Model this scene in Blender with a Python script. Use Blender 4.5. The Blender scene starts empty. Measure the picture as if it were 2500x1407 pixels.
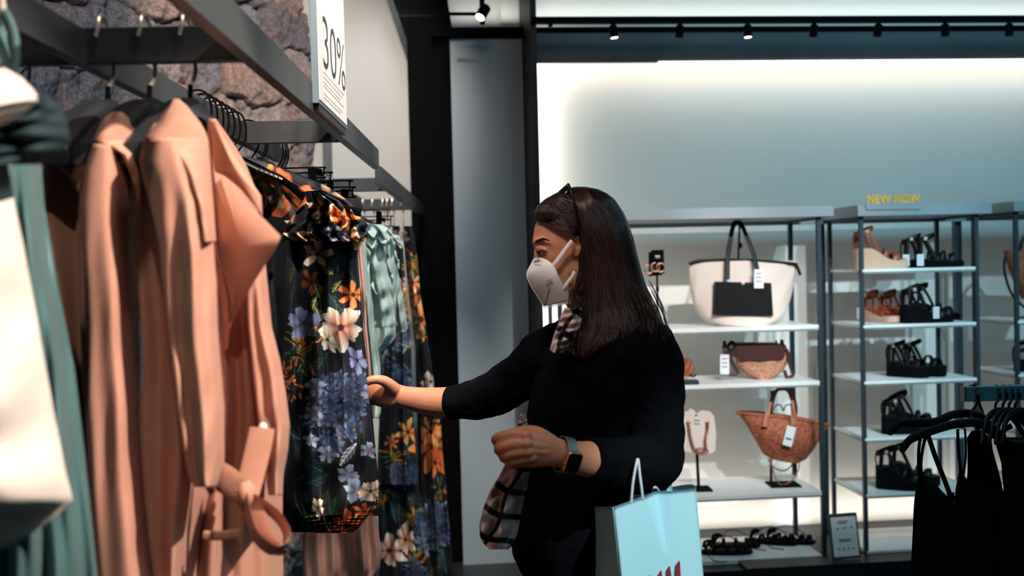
import bpy, math, random
import numpy as np
from mathutils import Vector, Matrix, noise
random.seed(7)
S = bpy.context.scene
COL = S.collection
PI = math.pi
# ------------------------------------------------------------------ camera
F, CX, CY, EYE = 2430.56, 1250.0, 703.5, 1.5
yd = Vector(((1200 - CX) / F, (CY - 650) / F, -1)).normalized()
zd = Vector((-.025, 1, 0)); zd = (zd - yd * zd.dot(yd)).normalized()
xd = yd.cross(zd).normalized()
RM = Matrix((xd, yd, zd))
RN = np.array(RM)
cam_d = bpy.data.cameras.new('camera'); cam = bpy.data.objects.new('camera', cam_d); COL.objects.link(cam)
cam_d.sensor_width = 36; cam_d.lens = 36 * F / 2500; cam_d.clip_start = .05
cam.matrix_world = Matrix.Translation((0, 0, EYE)) @ RM.to_4x4()
cam_d.dof.use_dof = True; cam_d.dof.focus_distance = 2.35; cam_d.dof.aperture_fstop = 3.2
S.camera = cam
# ------------------------------------------------------------------ world, exposure
S.view_settings.view_transform = 'Standard'; S.view_settings.look = 'None'
S.view_settings.gamma = 1; S.view_settings.use_curve_mapping = False
S.view_settings.exposure = 0.0
wd = bpy.data.worlds.new('shop_ambient'); S.world = wd; wd.use_nodes = True
wd.node_tree.nodes['Background'].inputs[0].default_value = (.25, .50, .62, 1)
wd.node_tree.nodes['Background'].inputs[1].default_value = .05
# ------------------------------------------------------------------ image-ray helpers
WA = math.radians(3.8)                         # the shoe wall is turned a little from the rack
WU = np.array((math.cos(WA), math.sin(WA), 0)); WN = np.array((-math.sin(WA), math.cos(WA), 0))
def ray(px, py):
    px = np.asarray(px, float); py = np.asarray(py, float); px, py = np.broadcast_arrays(px, py)
    c = np.stack(((px - CX) / F, -(py - CY) / F, -np.ones(px.shape)), -1)
    return c @ RN.T
def Wn(px, py, d):
    r = ray(px, py); s = np.asarray(d, float) / r[..., 1]
    p = r * s[..., None]; p[..., 2] += EYE
    return p
def W(px, py, d): return Vector(Wn(px, py, d))
def wl(px, py, w):                             # along wall, out of wall, height
    r = ray(px, py); k = w / r.dot(WN)
    return Vector((r.dot(WU) * k, w, EYE + r[2] * k))
def w2(u, w, z): return Vector(WU * u + WN * w) + Vector((0, 0, z))
# ------------------------------------------------------------------ lamps
def area(name, loc, aim, sx, sy, e, col, spread=180):
    l = bpy.data.lights.new(name, 'AREA'); l.shape = 'RECTANGLE'; l.size = sx; l.size_y = sy; l.energy = e; l.color = col
    l.spread = math.radians(spread)
    o = bpy.data.objects.new(name, l); COL.objects.link(o); o.location = loc
    o.rotation_euler = (Vector(aim) - Vector(loc)).to_track_quat('-Z', 'Y').to_euler(); return o
def spot(name, loc, aim, e, col, ang=40, blend=.4, rad=.03):
    l = bpy.data.lights.new(name, 'SPOT'); l.energy = e; l.color = col; l.spot_size = math.radians(ang); l.spot_blend = blend
    l.shadow_soft_size = rad
    o = bpy.data.objects.new(name, l); COL.objects.link(o); o.location = loc
    o.rotation_euler = (Vector(aim) - Vector(loc)).to_track_quat('-Z', 'Y').to_euler(); return o
WARM = (1, .86, .70); CREAM = (1, .90, .80); TEAL = (.42, .80, .95)
def strip(name, u0, u1, w, z, aim_w, aim_z, e, col):
    um = (u0 + u1) / 2
    o = area(name, w2(um, w, z), w2(um, aim_w, aim_z), 1, 1, e, col)
    l = o.data
    X = Vector(WU); Z = (w2(um, w, z) - w2(um, aim_w, aim_z)).normalized(); Y = Z.cross(X)
    o.rotation_euler = Matrix((X, Y, Z)).transposed().to_euler()
    l.size = u1 - u0; l.size_y = .03
    return o
# light strips in the shoe wall niche
strip('niche_strip_top', .57, 3.6, 5.02, 2.60, 5.10, 2.2, 6.6, (1, .87, .75))
strip('niche_strip_base', .57, 3.6, 5.0, .10, 5.12, .42, 5.5, CREAM)
strip('cornice_strip', -.2, 3.6, 5.05, 2.76, 5.11, 2.98, 3.2, (.95, .95, .88))
area('niche_strip_side', w2(.562, 5.055, 1.5), w2(.70, 5.10, 1.5), .03, 2.3, 7, (1, .88, .77))
# shop spots, with added fill lights among them
area('fill_light_shelves', (2.5, 3.0, 3.12), (2.2, 5.0, 1.6), 2.0, .6, 30, (.20, .68, .90))  # added teal fill for the shelf zone, stands for no fixture
area('fill_light_aisle', (1.6, .3, 3.12), (.5, 2.6, .9), 1.2, .6, 16, (.5, .82, .92))  # added soft teal fill for the woman, bag and panel
spot('skirt_fill_spot', (-.1, 1.9, 3.15), (-.36, 2.57, .9), 140, (1, .86, .74), 27, .5, .025)  # extra spot added to brighten the peach skirt and the far forearm
spot('end_dress_fill_spot', (.3, 3.4, 3.15), (-.28, 4.45, 1.2), 110, (1, .86, .74), 26, .5, .025)  # extra spot added to brighten the last floral dress
area('bounce_fill_rack', (.05, 1.0, 3.12), (.0, 2.0, 1.4), .6, .5, 11, (1, .76, .62))  # added warm fill imitating bounce from the rack onto face and hand
spot('bag_fill_spot', (1.15, .1, 3.1), (.41, 1.84, .90), 430, (.86, .97, .98), 14.5, .6, .03)  # narrow spot added only to brighten the paper bag
spot('white_top_fill_spot', (.15, -.6, 3.1), (-.48, .93, 1.38), 52, (1, .84, .72), 30, .4, .03)  # added spot that lifts the white top at the left edge
for k, (u, tu, e, c) in enumerate(((1.25, 1.15, 330, (1, .93, .88)), (1.85, 1.65, 280, (1, .95, .91)), (2.35, 2.15, 230, (.66, .90, 1)), (2.9, 2.65, 190, (.5, .86, 1)))):
    spot('shelf_spot', w2(u, 1.5, 3.15), w2(tu, 4.75, 1.05), e, c, 26, .7, .03)
spot('mask_fill_spot', (-.55, 1.0, 3.1), (.07, 2.06, 1.56), 78, (1, .90, .84), 15, .7, .12)  # soft spot added in place of bounce light, brightens the mask
spot('rack_spot_near', (.95, .45, 2.95), (-.62, 1.36, 1.12), 430, (1, .83, .70), 27, .3, .018)
spot('rack_spot_far', (-.2, 1.15, 3.15), (-.47, 2.6, 1.1), 230, (1, .86, .74), 29, .5, .025)
spot('rack_spot_end', (.12, 2.55, 3.15), (-.47, 3.85, 1.25), 210, (1, .90, .80), 36, .5, .025)
spot('sign_fill_spot', (.8, 1.5, 3.15), (-.33, 2.0, 1.88), 150, (1, .93, .88), 32, .6, .03)  # added spot to brighten the sale sign and the rail beside it
spot('alcove_spot', (-.45, 4.75, 3.2), (-.55, 5.26, 1.7), 11, (.82, .95, 1), 80, .9, .08)
spot('stone_spot', (-.25, 3.2, 3.15), (-1.0, 4.9, 2.2), 150, (1, .74, .60), 60, .7, .03)
spot('stone_spot_cool', (-.55, 1.6, 3.2), (-1.55, 3.7, 2.2), 120, (.74, .88, 1), 76, .8, .04)
# ------------------------------------------------------------------ materials
def lin(c): return tuple((x / 12.92 if x <= .04045 else ((x + .055) / 1.055) ** 2.4) for x in c)
def rgb(r, g, b): return lin((r / 255, g / 255, b / 255)) + (1,)
def mat(name, col, rough=.6, metal=0, spec=.5, bump=0, bscale=200, var=0, vscale=8, sheen=0, stretch=(1, 1, 1), trans=0):
    m = bpy.data.materials.new(name); m.use_nodes = True; nt = m.node_tree; b = nt.nodes['Principled BSDF']
    b.inputs['Base Color'].default_value = col; b.inputs['Roughness'].default_value = rough
    b.inputs['Metallic'].default_value = metal; b.inputs['Specular IOR Level'].default_value = spec
    if sheen: b.inputs['Sheen Weight'].default_value = sheen; b.inputs['Sheen Roughness'].default_value = .5
    if trans: b.inputs['Transmission Weight'].default_value = trans
    if bump or var:
        tc = nt.nodes.new('ShaderNodeTexCoord'); mp = nt.nodes.new('ShaderNodeMapping'); mp.inputs['Scale'].default_value = stretch
        nt.links.new(tc.outputs['Object'], mp.inputs['Vector'])
    if bump:
        n = nt.nodes.new('ShaderNodeTexNoise'); n.inputs['Scale'].default_value = bscale; n.inputs['Detail'].default_value = 4
        nt.links.new(mp.outputs[0], n.inputs['Vector'])
        bp = nt.nodes.new('ShaderNodeBump'); bp.inputs['Strength'].default_value = bump; bp.inputs['Distance'].default_value = .004
        nt.links.new(n.outputs[0], bp.inputs['Height']); nt.links.new(bp.outputs[0], b.inputs['Normal'])
    if var:
        n = nt.nodes.new('ShaderNodeTexNoise'); n.inputs['Scale'].default_value = vscale; n.inputs['Detail'].default_value = 5
        nt.links.new(mp.outputs[0], n.inputs['Vector'])
        r = nt.nodes.new('ShaderNodeValToRGB')
        r.color_ramp.elements[0].position = .35; r.color_ramp.elements[1].position = .65
        r.color_ramp.elements[0].color = tuple(c * (1 - var) for c in col[:3]) + (1,)
        r.color_ramp.elements[1].color = tuple(min(1, c * (1 + var)) for c in col[:3]) + (1,)
        nt.links.new(n.outputs[0], r.inputs[0]); nt.links.new(r.outputs[0], b.inputs['Base Color'])
    return m
def paint_mat(name, rough=.7, bump=.15, bscale=350, sheen=0, noisecol=0):
    m = mat(name, (1, 1, 1, 1), rough, bump=bump, bscale=bscale, sheen=sheen); nt = m.node_tree
    a = nt.nodes.new('ShaderNodeAttribute'); a.attribute_name = 'paint'
    src = a.outputs['Color']
    if noisecol:
        tc = nt.nodes.new('ShaderNodeTexCoord'); n = nt.nodes.new('ShaderNodeTexNoise'); n.inputs['Scale'].default_value = 90; n.inputs['Detail'].default_value = 6
        nt.links.new(tc.outputs['Object'], n.inputs['Vector'])
        r = nt.nodes.new('ShaderNodeValToRGB'); r.color_ramp.elements[0].position = .3; r.color_ramp.elements[1].position = .7
        r.color_ramp.elements[0].color = (1 - noisecol,) * 3 + (1,); r.color_ramp.elements[1].color = (1 + noisecol,) * 3 + (1,)
        nt.links.new(n.outputs[0], r.inputs[0])
        mx = nt.nodes.new('ShaderNodeMix'); mx.data_type = 'RGBA'; mx.blend_type = 'MULTIPLY'; mx.inputs['Factor'].default_value = 1
        nt.links.new(src, mx.inputs['A']); nt.links.new(r.outputs[0], mx.inputs['B']); src = mx.outputs['Result']
    nt.links.new(src, m.node_tree.nodes['Principled BSDF'].inputs['Base Color']); return m
def emit(name, col, s):
    m = bpy.data.materials.new(name); m.use_nodes = True; b = m.node_tree.nodes['Principled BSDF']
    b.inputs['Base Color'].default_value = (0, 0, 0, 1)
    b.inputs['Emission Color'].default_value = col; b.inputs['Emission Strength'].default_value = s; return m
M = dict(
    white_wall=mat('white_panel', rgb(226, 228, 224), .55, bump=.08, bscale=30, stretch=(1, 1, 22)),
    cream_wall=mat('cream_plaster', rgb(206, 212, 210), .8, bump=.1, bscale=120),
    blue_panel=mat('blue_grey_panel', rgb(168, 184, 194), .4, spec=.3, bump=.05, bscale=160),
    black=mat('black_lacquer', rgb(6, 7, 11), .8, spec=.08),
    black_flat=mat('matte_black', rgb(5, 6, 9), .85, spec=.1),
    post=mat('brown_black_post', rgb(34, 27, 30), .5, spec=.3),
    fascia=mat('grey_fascia', rgb(104, 100, 104), .6, var=.15, vscale=3),
    floor=mat('dark_floor', rgb(40, 42, 46), .4, var=.3, vscale=3),
    ceil=mat('ceiling_paint', rgb(60, 62, 66), .9),
    gun=mat('gunmetal', rgb(78, 80, 82), .40, .45, bump=.03, bscale=400, var=.08, vscale=60),
    steel=mat('steel_blue', rgb(148, 160, 166), .4, .35),
    steel_dark=mat('dark_steel', rgb(60, 74, 84), .4, .5),
    shelf=mat('white_shelf', rgb(228, 230, 228), .35),
    chrome=mat('chrome', rgb(236, 226, 212), .3, .55),
    wire=mat('black_wire', rgb(22, 23, 28), .3, .6),
    hanger=mat('hanger_plastic', rgb(40, 42, 48), .4),
    hanger_black=mat('black_hanger', rgb(8, 9, 12), .5, spec=.25),
    coat=mat('peach_wool', rgb(194, 143, 122), .9, spec=.2, bump=.12, bscale=500, var=.04, vscale=25, sheen=.06),
    pink=mat('pink_wool', rgb(206, 160, 146), .85, bump=.12, bscale=400, sheen=.2),
    white_cloth=mat('white_cotton', rgb(214, 204, 195), .85, bump=.12, bscale=300, sheen=.1),
    teal_cloth=mat('teal_satin', rgb(72, 106, 108), .45, bump=.08, bscale=250, sheen=.1),
    teal_dark=mat('dark_teal_velvet', rgb(8, 36, 44), .8, bump=.1, bscale=200),
    mint=mat('mint_crepe', rgb(168, 192, 186), .85, bump=.5, bscale=420, sheen=.15),
    black_cloth=mat('black_cloth', rgb(5, 6, 9), .9, spec=.08, bump=.15, bscale=200),
    shirt=mat('navy_black_cotton', rgb(6, 8, 14), .95, spec=.08, bump=.25, bscale=300),
    trouser=mat('dark_blue_denim', rgb(8, 10, 16), .95, spec=.08),
    skin=mat('skin', rgb(206, 140, 108), .5, bump=.06, bscale=160, var=.05, vscale=30),
    eye=mat('eye_white', rgb(200, 190, 182), .2), iris=mat('dark_iris', rgb(30, 20, 16), .15),
    lens=mat('dark_lens', rgb(30, 16, 12), .08, spec=.8), acet=mat('black_acetate', rgb(10, 9, 10), .2),
    mask=mat('mask_fleece', rgb(242, 238, 236), .85, bump=.1, bscale=500), ink=mat('grey_ink', rgb(150, 146, 148), .8),
    paper=mat('pale_blue_paper', rgb(160, 210, 222), .7, bump=.06, bscale=30), cord=mat('paper_cord', rgb(188, 196, 208), .8, bump=.5, bscale=300),
    red=mat('dark_red_print', rgb(122, 34, 40), .6),
    sign_white=mat('sign_card', rgb(244, 236, 230), .6), sign_grey=mat('sign_frame_grey', rgb(122, 140, 148), .4, .2), ink_pale=mat('pale_ink', rgb(206, 200, 198), .8), ink_dark=mat('dark_ink', rgb(60, 60, 66), .7),
    canvas=mat('cream_canvas', rgb(216, 198, 188), .8, bump=.2, bscale=350), leather=mat('black_leather', rgb(5, 5, 8), .5, spec=.25, bump=.1, bscale=300),
    brown=mat('dark_brown_leather', rgb(64, 30, 26), .45, bump=.1, bscale=200), tan=mat('tan_leather', rgb(166, 104, 78), .5),
    cognac=mat('cognac_leather', rgb(142, 66, 40), .45), redtan=mat('rust_leather', rgb(150, 58, 30), .45),
    rope=mat('jute_rope', rgb(206, 170, 146), .85, bump=.7, bscale=60, stretch=(.3, .3, 12)),
    straw=mat('brown_straw', rgb(152, 84, 54), .75, bump=1.0, bscale=90, var=.4, vscale=70), straw_pale=mat('pale_straw', rgb(170, 118, 92), .8, bump=.9, bscale=110, var=.35, vscale=80),
    gold=mat('rose_gold', rgb(210, 150, 120), .38, .9), tag=mat('white_tag', rgb(226, 228, 230), .6), clear=mat('clear_card', rgb(226, 214, 208), .35),
    yellow=mat('yellow_acrylic', rgb(240, 178, 20), .4), teal_metal=mat('teal_bar_metal', rgb(60, 124, 144), .35, .4),
    silver=mat('silver_mesh', rgb(150, 156, 166), .35, .8, bump=.4, bscale=600), glass=mat('black_glass', rgb(6, 6, 9), .08, spec=.6),
    lamp_on=emit('lamp_face', (1, .95, .85, 1), 6), led=emit('led_diffuser', (1, .97, .9, 1), 3), grout=mat('brown_mortar', rgb(70, 42, 36), .95),
    strip_grey=mat('grey_metal_strip', rgb(96, 100, 104), .5, .4), base_box=mat('plinth_black', rgb(14, 17, 24), .5),
)
def hair_mat():
    m = mat('dark_brown_hair', rgb(46, 26, 24), .36, spec=.4); nt = m.node_tree; b = nt.nodes['Principled BSDF']
    b.inputs['Anisotropic'].default_value = .6
    a = nt.nodes.new('ShaderNodeAttribute'); a.attribute_name = 'paint'; nt.links.new(a.outputs['Color'], b.inputs['Base Color']); return m
M['hair'] = hair_mat()
M['floral'] = paint_mat('floral_print', .7, .1, 300); M['stone'] = paint_mat('rough_stone', .95, .9, 70, noisecol=.45)
M['scarf'] = paint_mat('printed_satin', .5, .05, 200)
# ------------------------------------------------------------------ mesh helpers
class MB:
    def __init__(s): s.v = []; s.f = []
    def add(s, vs, fs):
        n = len(s.v); s.v += [Vector(v) for v in vs]; s.f += [tuple(i + n for i in f) for f in fs]; return s
    def box(s, x0, x1, y0, y1, z0, z1, mtx=None):
        vs = [Vector((x, y, z)) for z in (z0, z1) for y in (y0, y1) for x in (x0, x1)]
        if mtx: vs = [mtx @ v for v in vs]
        return s.add(vs, [(0, 2, 3, 1), (4, 5, 7, 6), (0, 1, 5, 4), (2, 6, 7, 3), (0, 4, 6, 2), (1, 3, 7, 5)])
    def prism(s, pts, off):
        n = len(pts); off = Vector(off); vs = [Vector(p) for p in pts] + [Vector(p) + off for p in pts]
        return s.add(vs, [tuple(range(n - 1, -1, -1)), tuple(range(n, 2 * n))] + [(i, (i + 1) % n, n + (i + 1) % n, n + i) for i in range(n)])
    def loft(s, rings, cap=True):
        n = len(rings[0]); vs = [p for r in rings for p in r]; fs = []
        for k in range(len(rings) - 1):
            for i in range(n): fs.append((k * n + i, k * n + (i + 1) % n, (k + 1) * n + (i + 1) % n, (k + 1) * n + i))
        if cap: fs += [tuple(range(n - 1, -1, -1)), tuple(range((len(rings) - 1) * n, len(rings) * n))]
        return s.add(vs, fs)
    def tube(s, path, r, n=8, flat=1, ref=None, cap=True, round_=False):
        path = [Vector(p) for p in path]; m = len(path)
        rr = list(r) if hasattr(r, '__len__') else [r] * m
        ff = list(flat) if hasattr(flat, '__len__') else [flat] * m
        if round_:
            d0 = (path[0] - path[1]).normalized(); d1 = (path[-1] - path[-2]).normalized()
            pa = [path[0] + d0 * rr[0] * k for k in (.97, .75, .4)]; ra = [rr[0] * k for k in (.22, .66, .92)]
            pb = [path[-1] + d1 * rr[-1] * k for k in (.4, .75, .97)]; rb = [rr[-1] * k for k in (.92, .66, .22)]
            path = pa + path + pb; rr = ra + rr + rb; ff = [ff[0]] * 3 + ff + [ff[-1]] * 3; m = len(path)
        rings = []; nrm = None
        for i in range(m):
            t = (path[min(i + 1, m - 1)] - path[max(i - 1, 0)])
            t = t.normalized() if t.length > 1e-9 else Vector((0, 0, 1))
            if ref is not None: a = Vector(ref[i] if isinstance(ref, list) and not isinstance(ref[0], (int, float)) else ref)
            else: a = nrm if nrm is not None else (Vector((0, 0, 1)) if abs(t.z) < .9 else Vector((1, 0, 0)))
            a = a - t * a.dot(t)
            if a.length < 1e-6: a = t.orthogonal()
            a.normalize(); nrm = a; b = t.cross(a)
            rings.append([path[i] + a * (rr[i] * math.cos(2 * PI * k / n)) + b * (rr[i] * ff[i] * math.sin(2 * PI * k / n)) for k in range(n)])
        return s.loft(rings, cap)
    def ell(s, c, rx, ry, rz, mtx=None, nu=16, nv=10):
        c = Vector(c); rings = []
        for j in range(nv + 1):
            th = .02 + (PI - .04) * j / nv
            ring = []
            for i in range(nu):
                a = 2 * PI * i / nu; p = Vector((rx * math.sin(th) * math.cos(a), ry * math.sin(th) * math.sin(a), -rz * math.cos(th)))
                ring.append(c + (mtx @ p if mtx else p))
            rings.append(ring)
        return s.loft(rings)
    def mesh(s, name): 
        me = bpy.data.meshes.new(name); me.from_pydata(s.v, [], s.f); me.validate(); me.update(); return me
def smooth_path(pts, n=8):
    pts = [Vector(p) for p in pts]; out = []
    P = [2 * pts[0] - pts[1]] + pts + [2 * pts[-1] - pts[-2]]
    for i in range(1, len(P) - 2):
        for k in range(n):
            t = k / n; a, b, c, d = P[i - 1], P[i], P[i + 1], P[i + 2]
            out.append(.5 * ((2 * b) + (c - a) * t + (2 * a - 5 * b + 4 * c - d) * t * t + (3 * b - a - 3 * c + d) * t ** 3))
    return out + [pts[-1]]
def lerp_list(v, n):
    v = list(v); x = np.linspace(0, len(v) - 1, n); return list(np.interp(x, range(len(v)), v))
def thing(name, label, cat, loc=(0, 0, 0), rz=0, group=None):
    o = bpy.data.objects.new(name, None); COL.objects.link(o); o.empty_display_size = .05
    o.location = loc; o.rotation_euler = (0, 0, rz); o['label'] = label; o['category'] = cat
    if group: o['group'] = group
    return o
def tag(o, label, cat, group=None):
    o['label'] = label; o['category'] = cat
    if group: o['group'] = group
    return o
def obj(name, mb, m, parent=None, smooth=True, bevel=0, world=True, ang=.6):
    """link one mesh; with world=True vertices are world coordinates even under a parent Empty"""
    me = mb if isinstance(mb, bpy.types.Mesh) else mb.mesh(name)
    if m is not None and not len(me.materials): me.materials.append(M[m] if isinstance(m, str) else m)
    o = bpy.data.objects.new(name, me); COL.objects.link(o)
    if parent is not None:
        o.parent = parent
        if world:
            pm = Matrix.Identity(4); q = parent; chain = []
            while q is not None: chain.append(q); q = q.parent
            for q in reversed(chain): pm = pm @ q.matrix_parent_inverse @ q.matrix_basis if q.parent else q.matrix_basis.copy()
            o.matrix_parent_inverse = pm.inverted()
    if smooth:
        me.polygons.foreach_set('use_smooth', [True] * len(me.polygons))
        if smooth != 'all':
            try: me.set_sharp_from_angle(angle=ang)
            except Exception: pass
    if bevel:
        b = o.modifiers.new('bevel', 'BEVEL'); b.width = bevel; b.segments = 2; b.limit_method = 'ANGLE'
    return o
def centre(o):
    """put a single-mesh thing's origin at the bottom centre of its mesh"""
    me = o.data; n = len(me.vertices); a = np.empty(n * 3, 'f'); me.vertices.foreach_get('co', a); a = a.reshape(-1, 3)
    c = np.array(((a[:, 0].min() + a[:, 0].max()) / 2, (a[:, 1].min() + a[:, 1].max()) / 2, a[:, 2].min()))
    a -= c; me.vertices.foreach_set('co', a.ravel()); me.update(); o.location = c; return o
def struct(name, mb, m, **k):
    o = obj(name, mb, m, **k); o['kind'] = 'structure'; return o
def dup(root, loc, rz, label=None, group=None, scale=None):
    r = root.copy(); COL.objects.link(r); r.location = loc; r.rotation_euler = (0, 0, rz)
    if label: r['label'] = label
    if group: r['group'] = group
    if scale: r.scale = (scale,) * 3
    for ch in list(root.children):
        c = ch.copy(); COL.objects.link(c); c.parent = r
        for g in list(ch.children):
            d = g.copy(); COL.objects.link(d); d.parent = c
    return r
def text_mesh(txt, size, ext=.0005, align='CENTER', thin=0):
    cu = bpy.data.curves.new('t', 'FONT'); cu.body = txt; cu.size = size; cu.extrude = ext; cu.offset = -thin; cu.align_x = align; cu.align_y = 'CENTER'
    o = bpy.data.objects.new('t', cu); COL.objects.link(o)
    bpy.context.view_layer.update()
    me = bpy.data.meshes.new_from_object(o.evaluated_get(bpy.context.evaluated_depsgraph_get()))
    me.materials.clear()
    bpy.data.objects.remove(o); bpy.data.curves.remove(cu); return me
def xform_mesh(me, mtx): me.transform(mtx); return me
def paint_attr(me, cols):
    a = me.color_attributes.new('paint', 'FLOAT_COLOR', 'POINT')
    c = np.ones((len(me.vertices), 4), 'f'); c[:, :3] = cols; a.data.foreach_set('color', c.ravel())
def s2l(c): c = np.asarray(c, float); return np.where(c <= .04045, c / 12.92, ((c + .055) / 1.055) ** 2.4)
def voxel(mb, name, size, smooth_it=2, fac=.5):
    me = mb.mesh('tmp'); o = bpy.data.objects.new('tmp', me); COL.objects.link(o)
    r = o.modifiers.new('r', 'REMESH'); r.mode = 'VOXEL'; r.voxel_size = size; r.adaptivity = 0
    if smooth_it:
        s = o.modifiers.new('s', 'SMOOTH'); s.factor = fac; s.iterations = smooth_it
    bpy.context.view_layer.update()
    out = bpy.data.meshes.new_from_object(o.evaluated_get(bpy.context.evaluated_depsgraph_get())); out.name = name
    bpy.data.objects.remove(o); bpy.data.meshes.remove(me); return out
def get_co(me):
    a = np.empty(len(me.vertices) * 3, 'f'); me.vertices.foreach_get('co', a); return a.reshape(-1, 3)
def set_co(me, a): me.vertices.foreach_set('co', np.asarray(a, 'f').ravel()); me.update()
def rows_interp(rows, nv, sm=.02):
    rows = sorted(rows); A = np.array([r if len(r) == 5 else tuple(r) + (np.nan, np.nan) for r in rows], float)
    py = np.linspace(A[0, 0], A[-1, 0], nv); out = [py]
    for c in range(1, 5):
        if np.isnan(A[:, c]).any(): out.append(None); continue
        y = np.interp(py, A[:, 0], A[:, c]); k = max(1, int(nv * sm))
        if k > 1:
            ker = np.hanning(2 * k + 1); ker /= ker.sum()
            yp = np.pad(y, k, mode='reflect', reflect_type='odd'); y = np.convolve(yp, ker, 'valid')
        out.append(y)
    return out
def drape(rows, dL, dR, bulge=.03, thick=.03, folds=(), nu=60, nv=150, seed=0, wob=.006, sm=.02, ramp=(.15, 1), fr=1.0, edge=0.0):
    """hanging cloth as a closed, folded volume; rows = (py, left px, right px)"""
    py, xl, xr, dl, dr = rows_interp(rows, nv, sm)
    if dl is None: dl = np.full(nv, dL); dr = np.full(nv, dR)
    v = np.linspace(0, 1, nv)[:, None]; t = np.linspace(0, 1, nu)[None, :]
    env = np.sin(PI * np.clip(t, 0, 1)) ** .35 + 0 * v
    am = ramp[0] + (ramp[1] - ramp[0]) * np.clip(v * 2.2, 0, 1)
    fold = 0 * t * v
    for (fq, amp, ph, dr_) in folds:
        ph2 = ph + dr_ * v + .12 * np.sin(3.1 * v * fq + ph * 5)
        s = np.sin(2 * PI * (fq * t + ph2)); fold = fold + amp * am * np.sign(s) * np.abs(s) ** fr
    rng = np.random.RandomState(seed)
    for k in range(5):
        a, b, c, d = rng.rand(4); fold = fold + wob * (.4 + .6 * am) * np.sin(2 * PI * (a * 2.2 * t + (1 + b * 3) * v + c)) * np.sin(2 * PI * ((.5 + d) * v * 2 + a))
    px = xl[:, None] + (xr - xl)[:, None] * t
    if edge: px = px + edge * np.sin(2 * PI * (v * 3.3 + seed * .37)) * (t ** 4) - edge * np.sin(2 * PI * (v * 2.7 + seed * .21)) * ((1 - t) ** 4)
    d0 = dl[:, None] + (dr - dl)[:, None] * t
    PY = py[:, None] + 0 * t
    front = Wn(px, PY, d0 - bulge * np.sin(PI * t) ** .7 - fold * env)
    ti = slice(nu - 2, 0, -1)
    back = Wn(px[:, ti], PY[:, ti], (d0 + thick * np.sin(PI * t) ** .6 - .3 * fold * env)[:, ti])
    allv = np.concatenate((front, back), 1); n = allv.shape[1]
    pxx = np.concatenate((px, px[:, ti]), 1); pyy = np.concatenate((PY, PY[:, ti]), 1)
    idx = np.arange(nv * n).reshape(nv, n); nx = np.roll(idx, -1, 1)
    q = np.stack((idx[:-1], idx[1:], nx[1:], nx[:-1]), -1).reshape(-1, 4)
    me = bpy.data.meshes.new('cloth')
    fs = [tuple(x) for x in q.tolist()] + [tuple(idx[0].tolist()), tuple(idx[-1][::-1].tolist())]
    me.from_pydata(allv.reshape(-1, 3).tolist(), [], fs); me.update()
    return me, pxx.ravel(), pyy.ravel()
def slab(pts, ds, th=.005, curve=.0, sub=14):
    """cloth flap from an image outline, given its own distance, curvature and thickness (fan grid)"""
    P = [(np.array(p, float), d) for p, d in zip(pts, ds)]
    n0 = len(P); xs = []; dd = []
    for i in range(n0):
        a, b = P[i], P[(i + 1) % n0]
        for k in range(sub): u = k / sub; xs.append(a[0] * (1 - u) + b[0] * u); dd.append(a[1] * (1 - u) + b[1] * u)
    xs = np.array(xs); dd = np.array(dd); c = xs.mean(0); dc = dd.mean()
    k = np.hanning(5)[1:-1]; k /= k.sum()
    m = len(xs); R = 12
    for _ in range(1): xs = xs * .5 + (np.roll(xs, 1, 0) + np.roll(xs, -1, 0)) * .25
    for _ in range(60): dd = dd * .5 + (np.roll(dd, 1) + np.roll(dd, -1)) * .25
    mb = MB()
    Am = np.c_[xs, np.ones(m)]; cf = np.linalg.lstsq(Am, dd, rcond=None)[0]; res = dd - Am @ cf
    fr = []; bk = []
    for r in range(R + 1):
        f = r / R
        q = c + (xs - c) * f; d = q @ cf[:2] + cf[2] + res * f ** 2.2 - curve * (1 - f * f)
        w_ = th * (1 - f ** 6)
        fr.append(Wn(q[:, 0], q[:, 1], d - th * .5 - .0005)); bk.append(Wn(q[:, 0], q[:, 1], d + th * .5))
    rings = [[Vector(p) for p in fr[r]] for r in range(1, R + 1)] + [[Vector(p) for p in bk[r]] for r in range(R, 0, -1)]
    mb.loft(rings, True); return mb
# ------------------------------------------------------------------ setting
def wbox(mb, u0, u1, w0, w1, z0, z1):
    vs = [w2(u, w, z) for z in (z0, z1) for w in (w0, w1) for u in (u0, u1)]
    return mb.add(vs, [(0, 2, 3, 1), (4, 5, 7, 6), (0, 1, 5, 4), (2, 6, 7, 3), (0, 4, 6, 2), (1, 3, 7, 5)])
struct('floor', MB().box(-3.2, 4.6, -1.6, 6.2, -.06, 0), 'floor')
struct('ceiling', MB().box(-3.2, 4.6, -1.6, 6.2, 3.25, 3.3), 'ceil')
struct('wall_back', wbox(MB(), .42, 4.3, 5.12, 5.2, 0, 3.25), 'white_wall')
CW = 5.26
struct('wall_alcove', MB().box(-1.1, -.2, CW, CW + .06, 0, 3.25), 'cream_wall')
struct('wall_upper', wbox(MB(), .10, .47, 5.14, 5.2, 2.4, 3.25), 'white_wall')
# dark column with a knee brace at its top
cp = [(993, 98), (940, -60), (940, -700), (1091, -700), (1091, -10), (1101, 52), (1104, 100), (1120, 800), (1160, 2200), (1050, 2200)]
def pz(p): v = W(p[0], p[1], 5.03); v.z = min(3.25, max(0, v.z)); return v
struct('wall_column', MB().prism([pz(p) for p in cp], (0, .2, 0)), 'black')
pp = [(1100, 80), (1300, 80), (1345, 2200), (1155, 2200)]
struct('wall_panel', wbox(MB(), wl(1114, 700, 4.98).x, wl(1293, 300, 4.62).x + .01, 4.98, 5.10, 0, wl(1200, 78, 4.98).z), 'blue_panel')
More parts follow.
